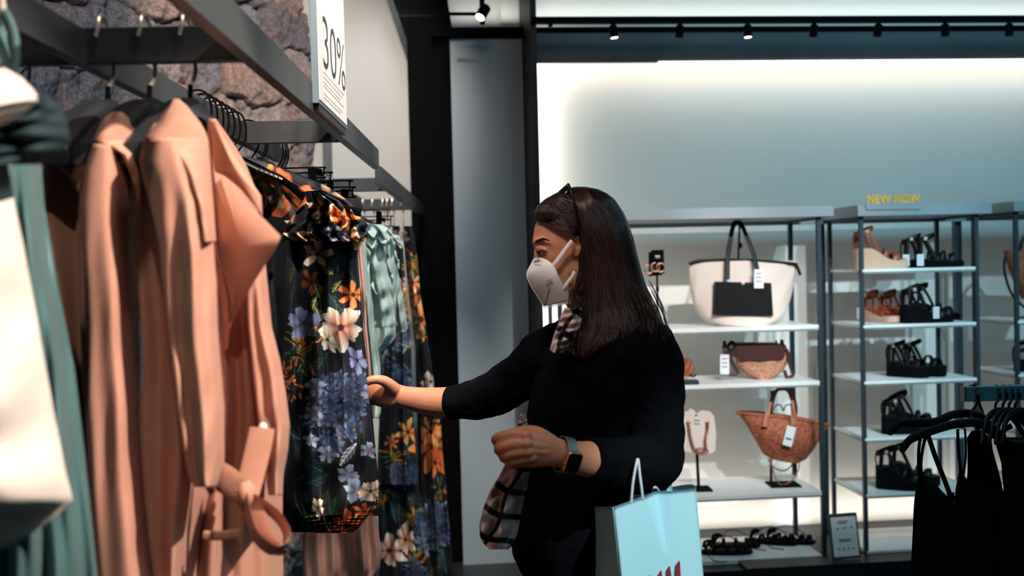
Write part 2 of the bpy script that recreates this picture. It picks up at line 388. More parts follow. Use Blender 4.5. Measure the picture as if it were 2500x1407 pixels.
# niche frame: post, beam, fascia
pa, pb_ = wl(1293, 0, 4.62), wl(1308, 0, 4.62)
struct('trim_1', wbox(MB(), pa.x, pb_.x, 4.62, 5.12, 0, 3.25), 'post')
def zb(y, w=4.93): return wl(1900, y, w).z
struct('trim_2', wbox(MB(), pb_.x, 4.2, 4.93, 4.97, zb(75), zb(64)), 'black')
struct('trim_3', wbox(MB(), .06, pa.x, 4.93, 4.98, wl(1200, 88, 4.93).z, wl(1200, 66, 4.93).z), 'black')
struct('trim_4', wbox(MB(), pb_.x, 4.2, 4.95, 4.97, zb(148), zb(74)), 'fascia')
struct('trim_5', wbox(MB(), wl(1607, 148, 4.95).x, 4.2, 4.945, 4.975, zb(150), zb(146.5)), 'led')
# metal strip between stone and plaster
struct('trim_6', MB().prism([W(783, 0, 5.2), W(799, 0, 5.2), W(812, 600, 5.2), W(796, 600, 5.2)], (0, .05, 0)), 'strip_grey')
struct('baseboard_back', wbox(MB(), pb_.x, 4.2, 4.4, 5.1, 0, wl(1850, 1368, 4.5).z - .012), 'base_box')

# rough stone wall, set obliquely behind the rack
def stone_wall():
    A = np.array((-2.35, 2.13)); B = np.array((-.895, 5.22)); L = np.linalg.norm(B - A); D = (B - A) / L; Nn = np.array((D[1], -D[0]))
    z0, z1 = 0.0, 3.25; nu, nv = 560, 540
    s = np.linspace(0, L, nu); z = np.linspace(z0, z1, nv); Sg, Z = np.meshgrid(s, z)
    rng = np.random.RandomState(11)
    def nz(P, Q, sc, sd, oc=3):
        out = np.zeros_like(P); a = 1.0; r = np.random.RandomState(sd)
        for o in range(oc):
            g = r.rand(64, 64); x = P * sc * 2 ** o; y = Q * sc * 2 ** o
            xi = np.floor(x).astype(int); yi = np.floor(y).astype(int); fx = x - xi; fy = y - yi
            fx = fx * fx * (3 - 2 * fx); fy = fy * fy * (3 - 2 * fy)
            q = lambda i, j: g[(yi + j) % 64, (xi + i) % 64]
            out += a * ((q(0, 0) * (1 - fx) + q(1, 0) * fx) * (1 - fy) + (q(0, 1) * (1 - fx) + q(1, 1) * fx) * fy - .5); a *= .5
        return out
    wx = Sg + .13 * nz(Sg, Z, 4.3, 1, 4); wz = Z + .12 * nz(Sg, Z, 4.3, 2, 4)
    pts = []; y = z0 - .1
    while y < z1 + .2:
        h = rng.uniform(.17, .30); x = -rng.rand() * .3
        while x < L + .3:
            w_ = rng.uniform(.18, .46); pts.append((x + w_ / 2, y + h / 2 + rng.uniform(-.03, .03), w_, h)); x += w_
        y += h
    pts = np.array(pts)
    d1 = np.full(Sg.shape, 9.); d2 = np.full(Sg.shape, 9.); ID = np.zeros(Sg.shape, int)
    for i, (x, yy, w_, h) in enumerate(pts):
        ex = np.abs(wx - x) / (w_ * .5); ey = np.abs(wz - yy) / (h * .5)
        d = (ex ** 2.6 + ey ** 2.6) ** (1 / 2.6)
        m1 = d < d1; d2 = np.where(m1, d1, np.minimum(d2, d)); ID = np.where(m1, i, ID); d1 = np.where(m1, d, d1)
    gap = np.clip((d2 - d1) / .30, 0, 1)
    round_ = np.sqrt(np.clip(1 - (1 - gap) ** 2, 0, 1))
    tx = rng.uniform(-1, 1, (len(pts), 4))
    tilt = .045 * (tx[ID, 0] * (wx - pts[ID, 0]) / pts[ID, 2] + tx[ID, 1] * (wz - pts[ID, 1]) / pts[ID, 3])
    H = .085 * round_ + (1.7 * tilt + .028 * tx[ID, 2]) * round_ + .040 * nz(Sg, Z, 11, 3, 5) * (.4 + .6 * round_) + .012 * nz(Sg, Z, 45, 4, 3)
    base = np.array([lin((c[0] / 255, c[1] / 255, c[2] / 255)) for c in ((132, 126, 128), (118, 120, 126), (142, 132, 130), (150, 130, 122), (108, 106, 112))])
    col = base[(np.abs(tx[ID, 3]) * 4.99).astype(int)] * (.85 + .3 * np.abs(tx[ID, 2]))[..., None]
    rust = np.clip(nz(Sg, Z, 6, 8, 4) * 2.0 * (.45 + .55 * Sg / L) - .45 + .75 * np.clip((Sg / L - .80) * 5, 0, 1), 0, 1)[..., None] * .75
    col = col * (1 - rust) + np.array(lin((.66, .40, .30))) * rust
    mort = np.array(lin((.20, .11, .10))); k = np.clip(gap * 3.2, 0, 1)[..., None]; col = mort * (1 - k) + col * k
    P = np.stack((A[0] + D[0] * Sg + Nn[0] * (H - .09), A[1] + D[1] * Sg + Nn[1] * (H - .09), Z), -1).reshape(-1, 3)
    idx = np.arange(nu * nv).reshape(nv, nu)
    q = np.stack((idx[:-1, :-1], idx[:-1, 1:], idx[1:, 1:], idx[1:, :-1]), -1).reshape(-1, 4)
    bk = [(A[0] - Nn[0] * .2, A[1] - Nn[1] * .2), (B[0] - Nn[0] * .2, B[1] - Nn[1] * .2)]
    me = bpy.data.meshes.new('wall_left'); n0 = len(P)
    vs = P.tolist() + [(bk[0][0], bk[0][1], z0), (bk[1][0], bk[1][1], z0), (bk[1][0], bk[1][1], z1), (bk[0][0], bk[0][1], z1)]
    fs = [tuple(f) for f in q.tolist()]
    fs += [tuple(idx[0][::-1].tolist()) + (n0, n0 + 1), tuple(idx[-1].tolist()) + (n0 + 2, n0 + 3), (n0 + 1, n0, n0 + 3, n0 + 2),
           tuple(idx[:, 0].tolist()) + (n0 + 3, n0), tuple(idx[::-1, -1].tolist()) + (n0 + 1, n0 + 2)]
    me.from_pydata(vs, [], fs); me.update()
    c = np.concatenate((col.reshape(-1, 3), np.tile(mort, (4, 1)))); paint_attr(me, c)
    struct('wall_left', me, 'stone', smooth='all')
stone_wall()

# ------------------------------------------------------------------ track lights over the shoe wall
TW = 4.583
a0, a1 = wl(1300, 47, TW), wl(2560, 47, TW)
tr = thing('light_track', 'long black ceiling track rail carrying the row of small spotlights above the shoe wall', 'track', w2(1.2, TW, a0.z))
zt = wl(1900, 39, TW).z; zt0 = wl(1900, 54, TW).z
obj('rail', wbox(MB(), a0.x, a1.x + .4, TW, TW + .035, zt0, zt), 'black', tr)
obj('drop_rod', MB().tube([w2(3.4, TW + .017, zt), w2(3.4, TW + .017, 3.25)], .006), 'black', tr)
obj('end_stub', wbox(MB(), wl(1340, 60, TW).x, wl(1350, 60, TW).x, TW, TW + .03, wl(1345, 62, TW).z, zt0), 'black', tr)
lx = [1497, 1663, 1827, 1992, 2150, 2311, 2468]
tilts = [.12, -.10, .04, -.12, -.16, .03, .02]
words = ['first from the left', 'second from the left', 'third from the left', 'in the middle, fourth from the left', 'fifth from the left', 'sixth from the left', 'last at the right end']
for i, x in enumerate(lx):
    c = wl(x, 54, TW); base = w2(c.x, TW + .017, zt0)
    t = thing('track_spotlight', 'small black cylinder spotlight on the long track, ' + words[i], 'spotlight', base, 0, 'spotlights on the long track')
    ax = (Vector(WU) * tilts[i] + Vector((0, 0, -1))).normalized()
    obj('yoke', MB().tube([base + Vector((0, 0, .006)), base + ax * .014], .009, 8), 'black', t)
    obj('lamp_body', MB().tube([base + ax * .008, base + ax * .012, base + ax * .066], [.014, .019, .019], 16), 'black', t)
    obj('lamp_face', MB().tube([base + ax * .0655, base + ax * .067], .0165, 16), 'lamp_on' if i in (0, 2) else 'black_flat', t)
# left cross track with its single spotlight
t = thing('ceiling_spotlight', 'black tilted spotlight on a short crossed track above the blue grey panel', 'spotlight', W(1176, 40, 4.6))
obj('track_arm', MB().tube([W(1096, 34, 4.6), W(1172, 34, 4.6)], .008, 4), 'black', t)
obj('track_stem', MB().tube([W(1173, -160, 4.6), W(1178, 60, 4.6)], .012, 4), 'black', t)
p0, p1 = W(1187, 16, 4.57), W(1172, 42, 4.54)
obj('lamp_body', MB().tube([p0, p0.lerp(p1, .1), p1], [.018, .025, .025], 18), 'black', t)
dv = (p1 - p0).normalized(); obj('lamp_face', MB().tube([p1, p1 + dv * .002], .021, 18), 'lamp_on', t)

# ------------------------------------------------------------------ shelf units
WF, WB = 4.5, 4.88
def unit(label, uL, uR, z_top, z_tt, shelves, post, front_left=True, back_in=0.0):
    t = thing('shelf_unit', label, 'shelf unit', w2((uL + uR) / 2, (WF + WB) / 2, 0))
    obj('top_panel', wbox(MB(), uL - .03, uR + .06, WF - .03, WB, z_tt, z_top), 'steel', t, bevel=.002)
    for (u, w_) in ((uL, WF), (uR, WF), (uL, WB - post), (uR, WB - post)):
        obj('post', wbox(MB(), u - post / 2, u + post / 2, w_, w_ + post, 0, z_tt), 'steel_dark', t)
    for z, th in shelves:
        obj('shelf_board', wbox(MB(), uL + .001, uR - post / 2 + .0, WF - .002, WB - .004, z - th, z), 'shelf', t, bevel=.002)
        obj('shelf_edge', wbox(MB(), uL + .002, uR - post / 2, WF + .002, WB - .01, z - th - .007, z - th), 'steel', t)
    for s_, (u) in enumerate((uL, uR)):
        obj('side_rail', wbox(MB(), u - post / 2, u + post / 2, WF, WB, z_tt - .012, z_tt), 'steel_dark', t)
    return t
zs = lambda x, y: wl(x, y, WF).z
U1L, U1R = wl(1368, 780, WF).x, wl(2004, 800, WF).x
sh1 = [(zs(1850, 803), .020), (zs(1850, 940), .020), (zs(1850, 1207), .022), (zs(1850, 1370), .024)]
sh1 = [(zs(2000, 793), .020), (zs(2000, 930), .020), (zs(2000, 1199), .022), (zs(2000, 1357), .026)]
unit('wide steel shelf unit with white boards carrying the handbags, behind the woman', U1L, U1R, zs(2000, 503), zs(2000, 530), sh1, .02)
U2L, U2R = wl(2105, 660, WF).x, wl(2386, 660, WF).x
sh2 = [(zs(2240, y), .014) for y in (655, 791, 928, 1066, 1202, 1340)]
unit('narrow steel shelf unit with six white boards of sandals under the yellow sign', U2L, U2R, zs(2250, 498), zs(2250, 526), sh2, .018)
U3L = wl(2484, 700, WF).x
sh3 = [(zs(2500, y), .014) for y in (783, 914, 1052, 1190)]
unit('steel shelf unit cut off by the right picture edge, holding the straw bag', U3L, U3L + .8, zs(2480, 491), zs(2480, 517), sh3, .018)
# wall uprights and the cross rail behind the units
for i, (x, wd_) in enumerate(((2004, 15), (2337, 22))):
    u = wl(x, 700, 4.95).x
    tag(centre(obj('wall_upright', wbox(MB(), u - .017, u + .017, 4.93, 4.965, 0, zs(2100, 522)), 'steel_dark')), ('dark upright metal post on the wall right of the handbag shelves', 'dark upright metal post on the wall right of the sandal shelves')[i], 'post')
z_r = wl(2250, 528, WB + .02).z
tag(centre(obj('wall_rail', wbox(MB(), U1L, U3L + .8, WB + .006, WB + .04, z_r - .03, z_r + .03), 'steel')), 'long grey blue rail along the wall behind the tops of the shelf units', 'rail')
# ------------------------------------------------------------------ things on the shelves
def on1(k): return sh1[k][0]
def on2(k): return sh2[k][0]
def pt(px, py, w): q = wl(px, py, w); return w2(q.x, q.y, q.z)
def base_at(px, w, z):                           # point on a board under image column px
    r = ray(px, 900); u = r.dot(WU) / r.dot(WN) * w
    return w2(u, w, z)
def wpath(pts, w): return [pt(x, y, w if np.isscalar(w) else w[i]) for i, (x, y) in enumerate(pts)]
WNV = Vector(WN); WUV = Vector(WU); UP = Vector((0, 0, 1))
def bag_shell(outl, wc, depth_top, depth_bot, n=40, seam=None):
    """bag body: image outline rows (py, xl, xr) blown up to a real depth"""
    rings = []; A = np.array(outl, float); py = np.linspace(A[0, 0], A[-1, 0], 30)
    xl = np.interp(py, A[:, 0], A[:, 1]); xr = np.interp(py, A[:, 0], A[:, 2])
    for j, y in enumerate(py):
        f = j / 29; dp = depth_top + (depth_bot - depth_top) * f; ring = []
        for i in range(n):
            a = 2 * PI * i / n; ca, sa = math.cos(a), math.sin(a)
            cx_ = (xl[j] + xr[j]) / 2; hw = (xr[j] - xl[j]) / 2
            q = wl(cx_ + hw * math.copysign(abs(ca) ** .75, ca), y, wc)
            wob = .004 * math.sin(9 * a + j * .35) * math.sin(3.0 * f + .4)
            ring.append(w2(q.x, wc + dp * math.copysign(abs(sa) ** .8, sa) + wob, q.z))
        rings.append(ring)
    return MB().loft(rings)
def hang_tag(x0, y0, x1, y1, w, parent, lines=3, th=.0012):
    a, b, c, d_ = [pt(*p, w) for p in ((x0, y0), (x1, y0), (x1, y1), (x0, y1))]
    o = obj('price_tag', MB().prism([a, b, c, d_], -WNV * th), 'tag', parent)
    mb = MB()
    for k in range(lines):
        f0 = .18 + .62 * k / max(1, lines); l = a.lerp(d_, f0); r = b.lerp(c, f0); l2 = a.lerp(d_, f0 + .07); r2 = b.lerp(c, f0 + .07)
        p = [l.lerp(r, .18), l.lerp(r, .8), l2.lerp(r2, .8), l2.lerp(r2, .18)]
        mb.prism([q - WNV * th for q in p], -WNV * .0003)
    obj('print_lines', mb, 'ink', o); o['label'] = 'white price tag'
    return o
# --- tote on its stand
wt = 4.66
t = thing('tote_bag', 'big cream canvas tote with black handles and black front pocket', 'bag', base_at(1812, wt, on1(0)))
rows = [(637, 1684, 1945), (660, 1682, 1942), (700, 1684, 1936), (740, 1692, 1925), (770, 1708, 1912), (785, 1725, 1895), (793, 1745, 1875)]
obj('body', bag_shell(rows, wt, .035, .085), 'canvas', t)
obj('zip_trim', MB().tube(smooth_path(wpath([(1682, 644), (1705, 638), (1775, 635), (1850, 637), (1935, 644), (1944, 648), (1954, 672)], wt - .03), 6), .0075, 8), 'leather', t)
pk = [pt(*p, wt - .088) for p in ((1746, 688), (1883, 691), (1888, 772), (1742, 770))]
obj('front_pocket', MB().prism(pk, WNV * .02), 'leather', t)
obj('stud', MB().ell(pt(1814, 691, wt - .09), .009, .004, .009), 'canvas', t)
for pts in ([(1776, 682), (1777, 630), (1782, 590), (1790, 552), (1799, 541), (1806, 546)], [(1849, 660), (1840, 622), (1824, 580), (1810, 548), (1802, 541), (1797, 546)]):
    obj('handle', MB().tube(smooth_path(wpath(pts, [wt - .09, wt - .06, wt - .03, wt - .01, wt, wt + .01]), 8), .011, 8, .4, ref=WUV), 'leather', t)
hang_tag(1841, 658, 1864, 704, wt - .10, t)
t = thing('bag_stand', 'thin black display stand whose rod holds up the cream tote', 'display stand', base_at(1805, wt + .06, on1(0)))
b = base_at(1805, wt + .0, on1(0))
obj('stand_foot', MB().box(-.06, .06, -.05, .05, 0, .006, Matrix.Translation(b)), 'black_flat', t)
obj('stand_rod', MB().tube([b + WNV * .045, pt(1806, 545, wt + .045), pt(1802, 541, wt + .0)], .005, 8), 'black_flat', t)
obj('clamp', MB().ell(pt(1808, 600, wt + .04), .008, .008, .014), 'black_flat', t)
# --- earring stand
we = 4.62
t = thing('jewellery_stand', 'thin black pole stand on the top board holding the card of hoop earrings', 'display stand', base_at(1606, we, on1(0)))
b = base_at(1606, we, on1(0))
obj('stand_foot', MB().box(-.04, .04, -.04, .04, 0, .005, Matrix.Translation(b)), 'black_flat', t)
obj('stand_rod', MB().tube([b, pt(1605, 730, we), pt(1603, 612, we)], [.0055, .0055, .0045], 8), 'black_flat', t)
obj('collar', MB().tube([pt(1605, 700, we), pt(1605, 712, we)], .008, 8), 'black_flat', t)
t = thing('earring_card', 'black earring card with gold hoops at the top of the thin pole', 'earrings', pt(1603, 674, we - .012))
obj('backing_card', MB().prism([pt(*p, we - .006) for p in ((1583, 616), (1612, 616), (1616, 672), (1584, 675))], -WNV * .004), 'black_flat', t)
f = obj('front_card', MB().prism([pt(*p, we - .014) for p in ((1589, 611), (1620, 610), (1622, 668), (1590, 671))], -WNV * .003), 'black_flat', t)
obj('print_lines', MB().prism([pt(*p, we - .0173) for p in ((1600, 624), (1611, 624), (1611, 627), (1600, 627))], -WNV * .0005).prism([pt(*p, we - .0173) for p in ((1600, 629), (1611, 629), (1611, 630), (1600, 630))], -WNV * .0005), 'tag', f)
for (x, y) in ((1600, 653), (1613, 654), (1584, 658)):
    arc = [pt(x + 10 * math.cos(a), y + 10.5 * math.sin(a), we - .022) for a in np.linspace(-.9, 4.2 + .5, 26)] if x != 1613 else [pt(x + 10 * math.cos(a), y + 10.5 * math.sin(a), we - .022) for a in np.linspace(.6, 5.6, 26)]
    obj('hoop', MB().tube(arc, .0042, 8), 'gold', t)
# --- saddle bag
ws = 4.66
t = thing('saddle_bag', 'brown saddle bag with dark leather flap and pale straw front', 'bag', base_at(1850, ws, on1(1)))
rows = [(842, 1798, 1918), (866, 1795, 1923), (888, 1799, 1920), (904, 1809, 1911), (917, 1826, 1894), (925, 1844, 1876)]
obj('body', bag_shell(rows, ws, .03, .05), 'straw_pale', t)
fl = [pt(*p, ws - .052) for p in ((1798, 842), (1806, 839), (1905, 839), (1912, 846), (1918, 872), (1905, 878), (1860, 882), (1815, 879), (1796, 873))]
obj('flap', MB().prism(fl, WNV * .09), 'brown', t, bevel=.004)
for pts in ([(1797, 845), (1786, 836), (1776, 850), (1779, 866), (1772, 890), (1760, 914)], [(1912, 850), (1922, 858), (1928, 890), (1936, 915), (1922, 922), (1915, 905)], [(1780, 850), (1785, 880), (1800, 910), (1780, 915)]):
    obj('strap', MB().tube(smooth_path(wpath(pts, ws - .03), 6), .009, 8, .6), 'brown', t)
for (x, y0, y1) in ((1769, 833, 866), (1909, 830, 860), (1895, 833, 850)):
    obj('strap_end', MB().tube([pt(x, y0, ws - .02), pt(x, (y0 + y1) / 2, ws - .03), pt(x + 1, y1, ws - .03)], [.008, .012, .010], 8, .6), 'brown', t)
obj('buckle', MB().tube([pt(1786 + 7 * math.cos(a), 848 + 9 * math.sin(a), ws - .04) for a in np.linspace(0, 2 * PI, 17)], .003, 6), 'leather', t)
hang_tag(1758, 866, 1780, 914, ws - .05, t)
# --- small brown pouch and grey box half hidden behind the woman
t = thing('small_pouch', 'small tan leather pouch half hidden behind the black sleeve', 'pouch', base_at(1672, ws, on1(1)))
obj('body', bag_shell([(876, 1652, 1684), (884, 1650, 1690), (905, 1650, 1692), (919, 1652, 1688)], ws + .02, .03, .035), 'cognac', t)
obj('strap', MB().tube(smooth_path(wpath([(1684, 916), (1693, 920), (1700, 914)], ws - .02), 5), .004, 6), 'leather', t)
t = thing('display_riser', 'flat grey blue block on the board edge beside the black sleeve', 'block', base_at(1668, 4.53, on1(1)))
q = base_at(1672, 4.55, on1(1)); obj('block', MB().box(-.1, .058, -.035, .03, 0, .018, Matrix.Translation(q)), 'steel_dark', t)
# --- necklace stand
wn = 4.64
t = thing('necklace_stand', 'black stand with square foot under the necklace card', 'display stand', base_at(1700, wn, on1(2)))
b = base_at(1700, wn, on1(2))
obj('stand_foot', MB().box(-.055, .055, -.06, .05, 0, .007, Matrix.Translation(b)), 'black_flat', t)
obj('stand_rod', MB().tube([b, pt(1697, 1020, wn)], .0075, 4), 'black_flat', t)
t = thing('necklace_card', 'pale card with chunky rose gold chain necklace on the black stand', 'necklace', pt(1698, 1110, wn - .02))
cd = [(1662, 1008), (1680, 1004), (1684, 997), (1694, 1002), (1700, 1010), (1712, 1002), (1732, 1004), (1743, 1016), (1745, 1036), (1748, 1060), (1746, 1100), (1735, 1108), (1690, 1106), (1664, 1100)]
obj('card', MB().prism([pt(*p, wn - .012) for p in cd], -WNV * .003), 'clear', t)
mb = MB().prism([pt(*p, wn - .0155) for p in ((1697, 1012), (1702, 1012), (1702, 1017), (1697, 1017))], -WNV * .0006)
for y in (1026, 1034): mb.prism([pt(*p, wn - .0155) for p in ((1694, y), (1708, y), (1708, y + 2.5), (1694, y + 2.5))], -WNV * .0006)
obj('print_lines', mb, 'ink_dark', t)
for (x, y) in ((1681, 1032), (1727, 1032)): obj('knob', MB().ell(pt(x, y, wn - .022), .010, .008, .010), 'gold', t)
ch = smooth_path([(x, y, 0) for x, y in ((1681, 1034), (1684, 1060), (1692, 1090), (1704, 1106), (1722, 1100), (1722, 1075), (1727, 1050), (1727, 1034))], 7)
mb = MB()
for k in range(len(ch) - 1):
    c = pt(ch[k].x, ch[k].y, wn - .026); dirv = (pt(ch[k + 1].x, ch[k + 1].y, wn - .026) - c).normalized(); n2 = WNV if k % 2 else dirv.cross(WNV)
    n2 = n2.normalized(); mb.tube([c + dirv * .0075 * math.cos(a) + n2 * .0055 * math.sin(a) for a in np.linspace(0, 2 * PI, 13)], .0022, 5, cap=False)
obj('chain', mb, 'gold', t)
obj('pendant_ring', MB().tube([pt(1712 + 17 * math.cos(a), 1102 + 8 * math.sin(a), wn - .03) for a in np.linspace(0, 2 * PI, 25)], .003, 6), 'gold', t)
# --- basket bag and stand
wk = 4.66
t = thing('basket_bag', 'brown woven straw basket bag with leather handles hung on a stand', 'bag', pt(1905, 1131, wk))
rings = []
rim = smooth_path([(1800, 1008, 0), (1838, 1000, 0), (1880, 1003, 0), (1935, 1012, 0), (1985, 1022, 0), (2021, 1042, 0)], 8)
for j in range(26):
    f = j / 25; ring = []
    L = np.array((1800 + 68 * f ** .85, 1008 + 112 * f)); R = np.array((2021 - 60 * f ** 1.1, 1038 + 92 * f))
    if f > .9: L[0] += (f - .9) * 140; R[0] -= (f - .9) * 140
    for i in range(44):
        a = 2 * PI * i / 44; ca, sa = math.cos(a), math.sin(a); m = (L + R) / 2; h = (R - L) / 2
        sag = (-6 * (1 - ca * ca)) * (1 - f); ri = 1 + .012 * math.sin(2 * PI * 13 * f)
        q = wl(m[0] + h[0] * ca * ri, m[1] + h[1] * ca + sag, wk)
        ring.append(w2(q.x, wk + sa * (.05 + .035 * math.sin(PI * min(1, f * 1.1))) * ri, q.z))
    rings.append(ring)
obj('body', MB().loft(rings), 'straw', t)
obj('rim', MB().tube(rings[0] + [rings[0][0]], .0075, 8), 'straw', t)
for dw in (-.07, .05):
    pts = [(1871, 1040), (1876, 1012), (1885, 970), (1898, 952), (1915, 950), (1928, 962), (1938, 1000), (1936, 1038)]
    obj('handle', MB().tube(smooth_path(wpath([(x + (6 if dw > 0 else 0), y - (4 if dw > 0 else 0)) for x, y in pts], [wk + dw] * 2 + [wk + dw * .5] * 4 + [wk + dw] * 2), 6), .0075, 8, .8), 'tan', t)
for (x0, y0, x1, y1) in ((1873, 1005, 1868, 1043), (1935, 1005, 1937, 1040)):
    obj('handle_patch', MB().tube([pt(x0, y0, wk - .062), pt((x0 + x1) / 2, (y0 + y1) / 2, wk - .072), pt(x1, y1, wk - .075)], [.007, .012, .015], 8, .35, ref=WUV), 'tan', t)
for x in (1900, 1925): obj('inner_strap', MB().tube([pt(x + 11 * math.cos(a), 1004 - 16 * math.sin(a), wk + .03) for a in np.linspace(0, PI, 12)], .003, 6), 'brown', t)
obj('shoulder_strap', MB().tube(smooth_path(wpath([(1882, 1120), (1890, 1160), (1906, 1184), (1930, 1176), (1948, 1150), (1952, 1122)], wk - .03), 6), .0035, 6), 'tan', t)
obj('shoulder_strap', MB().tube(smooth_path(wpath([(1876, 1122), (1890, 1142), (1912, 1150), (1930, 1140), (1937, 1122)], wk + .03), 6), .0035, 6), 'tan', t)
tg = [pt(*p, wk - .10) for p in ((1922, 1039), (1944, 1044), (1932, 1092), (1910, 1086))]
o = obj('price_tag', MB().prism(tg, -WNV * .001), 'tag', t)
obj('print_lines', MB().prism([pt(*p, wk - .1012) for p in ((1919, 1068), (1933, 1072), (1932, 1076), (1918, 1072))], -WNV * .0004), 'ink_dark', o)
t = thing('basket_stand', 'black stand with flat foot holding up the woven basket bag', 'display stand', base_at(1905, wk, on1(2)))
b = base_at(1908, wk - .01, on1(2))
obj('stand_foot', MB().box(-.075, .07, -.06, .06, 0, .007, Matrix.Translation(b)), 'black_flat', t)
obj('stand_rod', MB().tube([b + WNV * .05 - WUV * .045, pt(1884, 955, wk + .05), pt(1912, 951, wk)], .0065, 8), 'black_flat', t)

# ------------------------------------------------------------------ sandals
def sole_mb(L, wd, heel, toe, z0=0, wedge=True, toe_up=.006, n=30):
    rings = []
    for i in range(n + 1):
        x = L * i / n; f = i / n
        hw = wd * (.62 + .30 * math.sin(PI * min(1, f * 1.05)) ** 1 + .12 * (f - .5)) if 0 else wd * (.78 - .12 * math.cos(2 * PI * f * .9) + .12 * f)
        e = min(f, 1 - f) / .12
        if e < 1: hw *= max(.12, math.sqrt(max(0, 1 - (1 - e) ** 2)))
        if wedge: g = min(1, max(0, (f - .22) / .45)); g = g * g * (3 - 2 * g); top = heel + (toe - heel) * g
        else: top = toe + (heel - toe) * (1 - f)
        bot = z0 + toe_up * max(0, (f - .8) / .2) ** 2
        rings.append([Vector((x, y, z)) for y, z in ((-hw, bot), (hw, bot), (hw * 1.03, (bot + top) / 2), (hw, top - .002), (hw * .9, top), (-hw * .9, top), (-hw, top - .002), (-hw * 1.03, (bot + top) / 2))])
    return MB().loft(rings)
def sole_top(L, heel, toe, f, wedge=True):
    if wedge: g = min(1, max(0, (f - .22) / .45)); g = g * g * (3 - 2 * g); return heel + (toe - heel) * g
    return toe + (heel - toe) * (1 - f)
def arch(x0, z0, x1, z1, hw, hh, wdt=.011, th=.25, n=14):
    """strap over the foot: from (x0, -hw, z0) over the top to (x1, hw, z1)"""
    p = []
    for k in range(n + 1):
        a = PI * k / n; f = k / n
        p.append(Vector((x0 + (x1 - x0) * f, -hw * math.cos(a), z0 + (z1 - z0) * f + hh * math.sin(a) ** .8)))
    return MB().tube(p, wdt, 8, th, ref=(1, 0, .2))
def sandal(label, L, wd, heel, toe, m_sole, m_strap, wedge=True, ankle=.085, tag_=False, foot=None, buckle=True, lean=.02, group=None):
    t = thing('sandal', label, 'sandal', (0, 0, 0), 0, group)
    obj('sole', sole_mb(L, wd, heel, toe, wedge=wedge), m_sole, t, world=False)
    zt_ = lambda f: sole_top(L, heel, toe, f, wedge)
    obj('insole', MB().loft(_ins(L, wd, zt_)), m_strap, t, world=False)
    obj('toe_strap', arch(L * .72, zt_(.72) - .004, L * .80, zt_(.8) - .004, wd * .86, .038, .016), m_strap, t, world=False)
    if foot: obj('cross_strap', arch(L * .52, zt_(.52) - .004, L * .66, zt_(.66) - .004, wd * .84, .050, .009), m_strap, t, world=False)
    if ankle:
        zc = heel + ankle * .72; p = []
        for k in range(25):
            a = 2 * PI * k / 24; p.append(Vector((L * .13 + lean + .042 * math.cos(a), .030 * math.sin(a), zc + .018 * math.cos(a))))
        obj('ankle_strap', MB().tube(p, .0110, 8, .3, ref=(0, 0, 1)), m_strap, t, world=False)
        for s_ in (-1, 1):
            obj('side_strap', MB().tube(smooth_path([(L * .10, s_ * wd * .70, heel - .01), (L * .12, s_ * .033, heel + ankle * .35), (L * .13, s_ * .030, zc)], 5), .008, 8, .3, ref=(1, 0, 0)), m_strap, t, world=False)
            if foot: obj('side_strap', MB().tube(smooth_path([(L * .45, s_ * wd * .80, zt_(.45) - .01), (L * .30, s_ * .034, heel + ankle * .4), (L * .22, s_ * .028, zc)], 5), .0075, 8, .3, ref=(1, 0, .3)), m_strap, t, world=False)
        obj('heel_strap', MB().tube(smooth_path([(L * .03, 0, heel), (L * .005, 0, heel + ankle * .4), (L * .02 + lean * .3, 0, zc)], 5), .012, 8, .3, ref=(0, 1, 0)), m_strap, t, world=False)
        if buckle: obj('buckle', MB().box(L * .18, L * .18 + .014, -.036, -.031, zc - .008, zc + .008), 'chrome', t, world=False)
    if tag_:
        g = obj('price_tag', MB().box(L * tag_, L * tag_ + .03, -wd - .004, -wd - .003, heel * .25, heel * .25 + .055), 'tag', t, world=False)
        mb = MB()
        for k in range(4): mb.box(L * tag_ + .005, L * tag_ + .024, -wd - .0045, -wd - .004, heel * .25 + .008 + k * .011, heel * .25 + .011 + k * .011)
        obj('print_lines', mb, 'ink', g, world=False)
    return t
def _ins(L, wd, zt_):
    out = []
    for i in range(21):
        f = i / 20; hw = wd * (.74 - .12 * math.cos(2 * PI * f * .9) + .10 * f); e = min(f, 1 - f) / .12
        if e < 1: hw *= max(.12, math.sqrt(max(0, 1 - (1 - e) ** 2)))
        z = zt_(f); out.append([Vector((L * .97 * f, y, zz)) for y, zz in ((-hw, z - .002), (hw, z - .002), (hw, z + .004), (-hw, z + .004))])
    return out
def put(o, px, w, z, yaw, label=None):
    p = base_at(px, w, z); o.location = p; o.rotation_euler = (0, 0, yaw + WA)
    if label: o['label'] = label
    return o
# row 1
z = on2(0)
o = sandal('tan wedge sandal with ridged jute sole on the top sandal board', .275, .046, .100, .042, 'rope', 'cognac', foot=1, ankle=.11)
put(o, 2088, 4.60, z, .06)
bl = sandal('black platform sandal right next to the tan wedge sandal', .225, .045, .040, .030, 'black_flat', 'leather', wedge=False, foot=1, ankle=.14, tag_=.02)
put(bl, 2203, 4.70, z, -.35)
bl2 = dup(bl, (0, 0, 0), 0, 'black platform sandal on the top sandal board, the right one of its pair'); put(bl2, 2236, 4.66, z, -.30)
